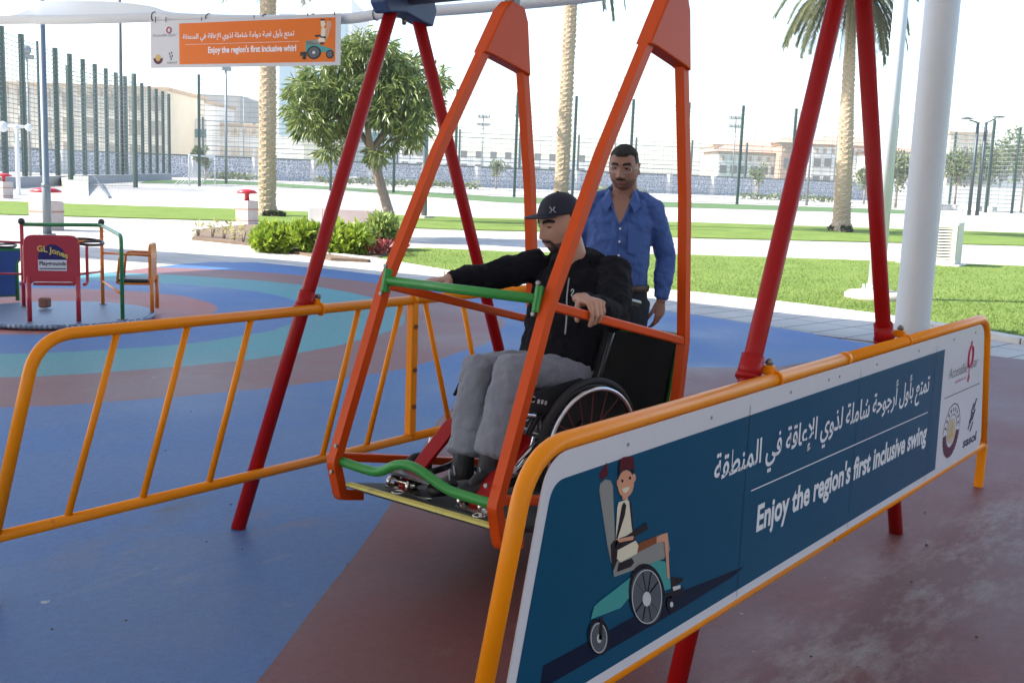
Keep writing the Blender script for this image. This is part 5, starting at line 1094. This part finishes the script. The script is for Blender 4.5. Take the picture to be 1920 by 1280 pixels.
hand(b,wrN+Vector((-.005,-.0,.0)),(-.42,-.90,-.02),(0,-.05,1),(-1,0,0),((.75,.85,.45),(1.05,1.0,.6),(1.1,1.0,.6),(1.1,.95,.6)),.16,(.75,.55,.45),1.10)
hand(b,wrF+Vector((-.005,0,.0)),(-1,.06,-.03),(0,.05,1),(0,-1,0),((.06,.15,.12),(.08,.16,.12),(.10,.18,.14),(.14,.22,.2)),.14,(.55,.2,.2),.98)
eyes(P1,HT,ps,IRIS,SK1,open_=.34,look=(0,-.35))
remeshed(b,'body',SK1,ps,.0036,2,fac=.35)
# joggers
m=MB(); m.loft([Vector((3.70,2.6,.76)),Vector((3.60,2.6,.725))],[(.185,.115),(.175,.105)],hint=(0,1,0),n=22)
for h_,k_,a_ in zip(hj,kn,an):
    h_,k_,a_=map(Vector,(h_,k_,a_)); hem=k_.lerp(a_,.83); hem=hem+Vector((.005,0,0))
    m.loft([h_,h_.lerp(k_,.35),h_.lerp(k_,.75),k_+Vector((0,0,.0)),k_.lerp(hem,.25),k_.lerp(hem,.6),hem],[(.094,.096),(.084,.082),(.074,.070),(.070,.066),(.071,.067),(.073,.071),(.077,.079)],hint=(0,1,0),n=20,e=.35)
remeshed(m,'joggers',GREYT,ps,.0055,4,((.10,.028,2),(.04,.014,2)))
# hoodie
m=MB(); m.loft([Vector((3.665,2.6,.70)),Vector((3.675,2.6,.80)),Vector((3.705,2.6,.93)),Vector((3.745,2.6,1.06)),Vector((3.768,2.605,1.14)),Vector((3.775,2.607,1.185))],[(.185,.13),(.185,.135),(.180,.125),(.195,.128),(.165,.105),(.105,.082)],hint=(0,1,0),n=24,e=.5)
for s_,e_,w_ in ((shN,elN,wrN),(shF,elF,wrF)):
    d=(e_-s_).normalized(); v=(w_-e_); w2=e_+v*.93
    m.loft([s_-d*.02,s_.lerp(e_,.35),s_.lerp(e_,.75),e_,e_.lerp(w2,.35),e_.lerp(w2,.75),w2],[.078,.070,.062,.056,.054,.046,.038],n=16,e=.6)
m.loft([Vector((3.80,2.50,1.205)),Vector((3.845,2.6,1.215)),Vector((3.79,2.72,1.205))],[.040,.048,.040],n=12)     # hood lying behind the neck
m.loft([Vector((3.715,2.545,1.185)),Vector((3.79,2.53,1.215)),Vector((3.845,2.60,1.225)),Vector((3.78,2.69,1.215)),Vector((3.70,2.66,1.185))],[.026,.030,.032,.030,.026],n=10)
remeshed(m,'hoodie',HOOD,ps,.006,4,((.12,.030,2),(.045,.018,2)))
m=MB(); zp=[Vector((3.650,2.545,1.14)),Vector((3.605,2.52,1.07)),Vector((3.580,2.50,.98)),Vector((3.560,2.49,.92))]; m.tube(smoothpts(zp,5),.0035,n=6); m.build('zip',mat('zip_grey',(.35,.35,.36),.35,.6),ps)
lg=pl(1073,547,1,2.415); m=MB(); nrm_=Vector((-.75,-.64,.1)).normalized(); lu=nrm_.cross(UP).normalized()
for k,(u,v) in enumerate(((0,.006),)): m.tube([lg+nrm_*.006+lu*(.005*math.cos(a))+UP*(.006*math.sin(a)+.004) for a in np.linspace(-.6,4.4,12)],.0018,n=5)
m.tube([lg+nrm_*.006+lu*-.004+UP*.0,lg+nrm_*.006+lu*.004+UP*-.012,lg+nrm_*.006+lu*-.001+UP*-.02],.0024,n=5); m.build('logo',MATS['logo_white'],ps)
# shoes
for a_ in an:
    a_=Vector(a_); sm_=MB(); t0=a_+Vector((.05,0,-.055)); sm_.loft([t0+Vector((.02,0,.005)),a_+Vector((-.02,0,-.045)),a_+Vector((-.10,0,-.060)),a_+Vector((-.165,0,-.058))],[(.040,.042),(.044,.044),(.046,.032),(.036,.024)],hint=(0,1,0),n=16); sm_.loft([a_+Vector((.004,0,.055)),a_+Vector((0,0,.02)),a_+Vector((-.005,0,-.03))],[.042,.044,.048],n=14)
    so=remeshed(sm_,'shoe',SHOE,ps,.005,3)
    q=MB(); q.tube([a_+Vector((-.10,-.02,-.026)),a_+Vector((-.06,.02,.0))],.003,n=5); q.tube([a_+Vector((-.075,-.024,-.012)),a_+Vector((-.04,.014,.014))],.003,n=5); q.build('lace',mat('lace_grey',(.4,.4,.42),.7),so)
# face: brows, moustache, beard, cropped hair
X_,Y_,Z_=P1.T; gs=lambda u,s: np.exp(-(u/s)**2)
frm=(Y_>.02)
def clipm(a): return np.clip(a,0,1)
br=clipm(1.6*gs(Z_-(.030+.006*np.sin(np.clip((np.abs(X_)-.012)/.045,0,1)*math.pi)),.0062)*sstep(.006,.014,np.abs(X_))*sstep(.062,.048,np.abs(X_)))*frm; br[br<.12]=0
shell('eyebrow',P1,br,.0035,HT,HAIR,ps,.0004)
ms=clipm(1.7*gs(Z_+.0505,.0058)*sstep(.034,.026,np.abs(X_)))*frm*(Y_>.05); ms[ms<.15]=0; shell('moustache',P1,ms,.0032,HT,HAIR,ps,.0005)
bd=clipm(sstep(-.074,-.088,Z_)*sstep(.036,.026,np.abs(X_))*(Y_>.03)*1.3+1.2*gs(np.abs(X_)-.031,.006)*sstep(-.045,-.055,Z_)*sstep(-.1,-.08,Z_)*(Y_>.05)); bd[bd<.15]=0; shell('beard',P1,bd,.0022,HT,mat('goatee_hair',(.030,.020,.016),.7,var=.4,vs=160),ps,.0005)
jw=clipm(sstep(-.045,-.065,Z_-.25*np.clip(.05-Y_,0,.08))*sstep(-.035,-.02,Y_)); jw[jw<.15]=0; shell('stubble',P1,jw*.9,.0010,HT,mat('jaw_stubble',(.13,.075,.055),.7,var=.4,vs=160),ps)
hr=clipm(sstep(.005,-.015,Y_)*sstep(-.055,-.04,Z_)*1.0*(Z_<.06)); shell('hair',P1,hr,.008,HT,HAIR,ps,.0012)
lp=clipm(1.5*(gs(Z_+.0605,.0045)+gs(Z_+.0725,.0052))*sstep(.026,.018,np.abs(X_)))*frm; lp[lp<.15]=0; shell('lips',P1,lp,.0012,HT,mat('lip_tone',(.30,.12,.10),.45),ps)
# cap: fitted crown, bill, small bow mark
cp=clipm(sstep(.046,.054,Z_+.10*np.minimum(0,Y_)*-.0+.18*np.clip(-Y_,0,.1))); 
def crownshape():
    n=normals(P1); o=.012*cp+.012*sstep(.05,.11,Z_); Q=P1+n*o[:,None]; Q[:,2]=np.where(Q[:,2]>.09,.09+(Q[:,2]-.09)*1.0,Q[:,2]); return Q
Qc=crownshape(); F=[f for f in head_faces()[:-1] if min(cp[list(f)])>.5]
me=bpy.data.meshes.new('cap'); me.from_pydata([tuple(HT@Vector(q)) for q in Qc],[],F); me.materials.append(NAVY); me.polygons.foreach_set('use_smooth',[True]*len(F)); me.update()
bm=bmesh.new(); bm.from_mesh(me); bmesh.ops.delete(bm,geom=[v for v in bm.verts if not v.link_faces],context='VERTS'); bm.to_mesh(me); bm.free(); capo=link(bpy.data.objects.new('cap',me),ps)
sd=capo.modifiers.new('solidify','SOLIDIFY'); sd.thickness=.003
bl_=MB(); rows=[]; nb_=15
for j in range(9):
    t=j/8; row=[]
    for a in np.linspace(-1.15,1.15,nb_):
        r0x,r0y=.080,.098; xx=r0x*math.sin(a); yy=r0y*math.cos(a); ext=.074*math.cos(a*.98)**.7 if math.cos(a*.98)>0 else 0
        row.append(Vector((xx*(1+.04*t),yy-.006+ext*t,0.057+.014*t-.10*xx*xx/.08*(.35+.65*t)-.008*t*t)))
    rows.append(row)
tp_=[q for r in rows for q in r]; bt=[q+Vector((0,0,-.005)) for q in tp_]; k0=len(tp_)
bl_.add([tuple(HT@q) for q in tp_+bt],[(r*nb_+c,r*nb_+c+1,(r+1)*nb_+c+1,(r+1)*nb_+c) for r in range(8) for c in range(nb_-1)]+[(k0+r*nb_+c,k0+(r+1)*nb_+c,k0+(r+1)*nb_+c+1,k0+r*nb_+c+1) for r in range(8) for c in range(nb_-1)]+[(8*nb_+c,8*nb_+c+1,k0+8*nb_+c+1,k0+8*nb_+c) for c in range(nb_-1)],True)
bl_.build('bill',NAVY,capo); MB().ball(HT@Vector((0,-.004,.139)),.009,10,(1,1,.5)).build('button',NAVY,capo)
def capmark():
    mb=MB()
    def pt(u,v): # on the left front panel of the crown, facing the photographer
        az=math.radians(128)+u/.092; zz=.078+v; k=np.argmin((np.arctan2(Qc[:,1],Qc[:,0])-az)**2*.01+(Qc[:,2]-zz)**2); return HT@(Vector(Qc[k])*1.035)
    for sg in (1,-1):
        q=[]
        for a in np.linspace(-1.1,1.1,9): q.append(pt((.018-.013*math.cos(a))*sg*-1+.0*sg, .012*math.sin(a)*1.0))
        mb.tube(q,.0022,n=5)
    mb.tube([pt(-.004,0),pt(.004,0)],.0022,n=5); return mb
capmark().build('logo',mat('logo_grey',(.35,.35,.37),.5),capo)

# ---------------------------------------------------------------- the standing man
SK2=skinmat('brown_skin',(.30,.15,.105)); SHIRT=mat('blue_shirt',(.034,.086,.29),.75,var=.10,vs=20,bump=.12,bs=260,sheen=.1); TRO=mat('navy_trousers',(.010,.012,.024),.8,var=.2,vs=20,bump=.3,bs=200); BELT=mat('brown_belt',(.055,.028,.018),.5,var=.3,vs=14,bump=.2,bs=80)
O2=at(1168,330,6.0); O2.z=0; FD=Vector((-.86,-.51,0)).normalized(); RT=FD.cross(UP).normalized()   # RT = his right
def S(r,f,z): return O2+RT*r+FD*f+UP*z
pm_=thing('person','standing man in blue shirt and rimless glasses behind the swing, arms hanging','person',O2)
HC2=S(-.005,.03,1.612); HT2=headT(HC2,(-.93,-.36,0),math.radians(8),0)
x,y,z=head_geo(.164,.206,.244,.07,1.1); P2=np.stack([x,y,z],-1).reshape(-1,3)
b=MB(); add_head(b,P2,HT2); ears(b,HT2,.156)
b.loft([HT2@Vector((0,-.03,-.06)),HT2@Vector((0,-.045,-.13)),S(0,-.003,1.43)],[.066,.070,.088],n=18)
b.loft([S(0,0,.92),S(0,.01,1.10),S(0,.0,1.28),S(0,-.01,1.40)],[(.15,.10),(.15,.115),(.165,.105),(.12,.075)],hint=RT,n=20)
shR,shL=S(.180,-.015,1.385),S(-.180,-.015,1.385); elR,elL=S(.245,-.03,1.12),S(-.262,-.045,1.12); wrR,wrL=S(.240,.05,.89),S(-.250,.01,.89)
for s_,e_,w_ in ((shR,elR,wrR),(shL,elL,wrL)): b.loft([s_,s_.lerp(e_,.5),e_,e_.lerp(w_,.5),w_],[.048,.045,.038,.036,.027],n=14)
for s_ in (-1,1): b.loft([S(s_*.09,0,.90),S(s_*.095,.01,.50),S(s_*.10,0,.09),S(s_*.105,.05,.05)],[.08,.055,.04,.03],n=14)
hand(b,wrL,(.10,.10,-1),-RT*.75+FD*.65,FD*.6+RT*.5,((.25,.35,.25),(.35,.45,.3),(.4,.5,.3),(.5,.5,.3)),.06,(.38,.25,.25),1.02)
hand(b,wrR,(.0,.0,-1),RT*.7+FD*.4,FD,((.3,.4,.3),(.35,.45,.3),(.4,.5,.3),(.45,.5,.3)),.08,(.4,.25,.25),1.02)
eyes(P2,HT2,pm_,IRIS,SK2,open_=.32,look=(0,-.2))
remeshed(b,'body',SK2,pm_,.0036,2,fac=.35)
m=MB(); m.loft([S(0,.015,.965),S(0,.025,1.06),S(0,.02,1.18),S(0,.005,1.31),S(0,-.012,1.41),S(0,-.02,1.455)],[(.170,.125),(.172,.142),(.178,.135),(.190,.122),(.160,.092),(.088,.068)],hint=RT,n=26,e=.12)
for s_,e_,w_ in ((shR,elR,wrR),(shL,elL,wrL)):
    d=(e_-s_).normalized(); w2=e_.lerp(w_,.93)
    m.loft([s_-d*.03,s_.lerp(e_,.35),s_.lerp(e_,.75),e_,e_.lerp(w2,.4),e_.lerp(w2,.8),w2],[.058,.064,.061,.058,.055,.050,.043],n=16,e=.45)
for s_ in (1,-1): m.loft([S(s_*.085,-.045,1.452),S(s_*.13,-.025,1.425),S(s_*.178,-.015,1.392)],[(.046,.040),(.060,.052),(.062,.060)],hint=UP,n=14,e=.6)
shirt=remeshed(m,'shirt',SHIRT,pm_,.0055,4,((.11,.028,2),(.045,.016,2)))
# open neck: skin of the chest shows in a V between placket edges; collar leaves either side
def surf(r,z,f0=.14,extra=0): 
    fz=np.interp(z,[.965,1.06,1.18,1.31,1.41,1.455],[.140,.167,.155,.127,.080,.048]); wz_=np.interp(z,[.965,1.06,1.18,1.31,1.41,1.455],[.17,.172,.178,.19,.160,.088]); return S(r,fz*math.sqrt(max(0,1-(r/wz_)**2))+extra-.0,z)
v=MB(); rows=[]
for t in np.linspace(0,1,9):
    z_=1.468-t*.16; w_=.058*(1-t)**.9+.002; rows.append([surf(w_*u,min(z_,1.45),extra=.034-.014*t) for u in np.linspace(-1,1,9)])
v.add([q for r in rows for q in r],[(r*9+c,r*9+c+1,(r+1)*9+c+1,(r+1)*9+c) for r in range(8) for c in range(8)],True); v.build('open_neck',SK2,pm_)
for s_ in (-1,1):
    c=MB(); P=[surf(s_*.066,1.45,extra=.014)+UP*.042,surf(s_*.046,1.425,extra=.030),surf(s_*.078,1.372,extra=.030),surf(s_*.108,1.41,extra=.022),S(s_*.088,-.02,1.498)]
    c.poly(P,FD,.006); c.build('collar',SHIRT,shirt,bevel=.002)
    e=MB(); e.tube(smoothpts([surf(s_*.062*(1-t)**.9+.003*s_,1.45-t*.142,extra=.024-.006*t) for t in np.linspace(0,1,6)],3),.006,n=6); e.build('placket_edge',SHIRT,shirt)
c=MB(); c.loft([S(.082,.0,1.478),S(.052,-.085,1.505),S(-.052,-.085,1.505),S(-.082,.0,1.478)],[.018,.024,.024,.018],n=10); c.build('collar_band',SHIRT,shirt)
bt=MB()
for z_ in (1.285,1.215,1.14,1.07,1.0): bt.lathe([(.0062,0),(.0062,.004)],surf(-.004,z_,extra=.016),10,axis=FD)
bt.build('button',mat('button_white',(.75,.75,.75),.4),shirt)
pk=MB(); pk.tube([surf(.012,z_,extra=.009) for z_ in np.linspace(1.28,.99,14)],.0035,n=5); pk.build('placket_edge',SHIRT,shirt)
pc=MB(); pc.poly([surf(r,z_,extra=.011) for r,z_ in ((-.05,1.27),(-.13,1.27),(-.13,1.16),(-.09,1.145),(-.05,1.16))],FD,.003); pc.build('pocket',SHIRT,shirt)
for w_,e_ in ((wrR,elR),(wrL,elL)):
    d=(w_-e_).normalized(); MB().loft([w_-d*.055,w_-d*.018],[.0425,.041],n=16,e=.15).build('cuff',SHIRT,shirt)
m=MB(); m.tube([S(.176*math.cos(a),.022+.132*math.sin(a),.955) for a in np.linspace(0,2*math.pi,40,endpoint=False)],[(.006,.020)]*40,n=8,closed=True,hint=RT); m.build('belt',BELT,pm_)
m=MB(); m.box(S(.0,.158,.955),(.05,.01,.04),Matrix.Rotation(math.atan2(RT.y,RT.x),3,'Z')); m.build('belt_buckle',MATS['worn_chrome'],pm_,bevel=.004)
m=MB(); m.loft([S(0,.015,.955),S(0,.01,.86)],[(.172,.125),(.175,.13)],hint=RT,n=24,e=.25)
for s_ in (-1,1): m.loft([S(s_*.085,.0,.86),S(s_*.095,.01,.55),S(s_*.10,.0,.30),S(s_*.105,.0,.07)],[.105,.085,.075,.072],hint=RT,n=18,e=.4)
remeshed(m,'trousers',TRO,pm_,.008,5,((.12,.025,2),))
for s_ in (-1,1):
    q=MB(); q.loft([S(s_*.105,-.04,.05),S(s_*.11,.06,.05),S(s_*.12,.19,.035)],[(.045,.045),(.048,.042),(.038,.028)],hint=RT,n=14); remeshed(q,'shoe',SHOE,pm_,.006,3)
X_,Y_,Z_=P2.T; frm=(Y_>.02)
br=clipm(1.7*gs(Z_-(.031+.005*np.sin(np.clip((np.abs(X_)-.012)/.045,0,1)*math.pi)),.0062)*sstep(.008,.016,np.abs(X_))*sstep(.060,.048,np.abs(X_)))*frm; br[br<.12]=0; shell('eyebrow',P2,br,.0035,HT2,HAIR,pm_,.0004)
ms=clipm(1.9*gs(Z_+.0500+.010*np.clip(np.abs(X_)-.014,0,.03),.0048)*sstep(.032,.024,np.abs(X_)))*frm*(Y_>.05); ms[ms<.15]=0; shell('moustache',P2,ms,.0028,HT2,HAIR,pm_,.0006)
hl=.068+.010*gs(np.abs(X_)-.045,.012)-.045*sstep(.062,.074,np.abs(X_))
hr=clipm(np.maximum(sstep(-.006,.016,Z_-hl)*(Y_>0), sstep(.012,-.006,Y_)*sstep(-.035,-.015,Z_+.25*np.clip(Y_+.02,0,.05)))); hr=np.maximum(hr,clipm(sstep(.050,.058,Z_)*(Y_<.03)))
hr=hr*(.42+.58*sstep(.045,.09,Z_)); shell('hair',P2,hr,.0095,HT2,HAIR,pm_,.0012)
jw=clipm(sstep(-.040,-.055,Z_)*(Y_>-.02)); jw[jw<.15]=0; shell('stubble',P2,jw*.8,.0012,HT2,mat('shaven_shadow',(.17,.085,.062),.6,var=.3,vs=150),pm_)
lp=clipm(1.5*(gs(Z_+.0605,.0045)+gs(Z_+.0725,.0052))*sstep(.026,.018,np.abs(X_)))*frm; lp[lp<.15]=0; shell('lips',P2,lp,.0022,HT2,mat('lip_brown',(.20,.085,.07),.45),pm_)
# rimless glasses
gl=thing('glasses','thin rimless spectacles worn by the standing man','glasses',HC2); m=MB(); yf=.098
ln=MB()
for s_ in (-1,1):
    C=[Vector((s_*.034+.0255*math.copysign(abs(math.cos(a))**.75,math.cos(a)),yf-.010*abs(math.cos(a)*.0+ (s_*.034+.0255*math.cos(a))/.06)**2,.004+.0165*math.copysign(abs(math.sin(a))**.75,math.sin(a)))) for a in np.linspace(0,2*math.pi,24,endpoint=False)]
    ln.poly([HT2@q for q in C]); m.tube([HT2@q for q in C],.0017,n=5,closed=True)
    m.tube([HT2@Vector((s_*.058,yf-.010,.012)),HT2@Vector((s_*.076,yf-.03,.012)),HT2@Vector((s_*.081,.0,.014)),HT2@Vector((s_*.080,-.02,.0))],.0014,n=5)
m.tube([HT2@Vector((-.010,yf,.010)),HT2@Vector((0,yf+.004,.013)),HT2@Vector((.010,yf,.010))],.0014,n=5); m.build('frame',mat('glasses_metal',(.55,.5,.45),.25,1),gl)
gm=bpy.data.materials.new('lens'); gm.use_nodes=True; q=gm.node_tree; q.nodes['Principled BSDF'].inputs['Roughness'].default_value=.03; tr=q.nodes.new('ShaderNodeBsdfTransparent'); gy=q.nodes.new('ShaderNodeBsdfGlossy'); gy.inputs['Roughness'].default_value=.03; mx=q.nodes.new('ShaderNodeMixShader'); mx.inputs[0].default_value=.07; q.links.new(tr.outputs[0],mx.inputs[1]); q.links.new(gy.outputs[0],mx.inputs[2]); q.links.new(mx.outputs[0],q.nodes['Material Output'].inputs[0])
ln.build('lens',gm,gl)
bpy.data.objects.remove(_fo)

# ---------------------------------------------------------------- the dusty air
hz=MB().box((180,140,14.5),(900,900,31)); ho=hz.build('haze',None); tag(ho,'thin bright dusty air over the whole park','haze',kind='stuff')
hm=bpy.data.materials.new('haze_air'); hm.use_nodes=True; q=hm.node_tree; q.nodes.remove(q.nodes['Principled BSDF']); pv=q.nodes.new('ShaderNodeVolumePrincipled'); pv.inputs['Color'].default_value=(.95,.95,.93,1); pv.inputs['Density'].default_value=.0007; pv.inputs['Anisotropy'].default_value=.2
q.links.new(pv.outputs[0],q.nodes['Material Output'].inputs['Volume']); ho.data.materials.clear(); ho.data.materials.append(hm)
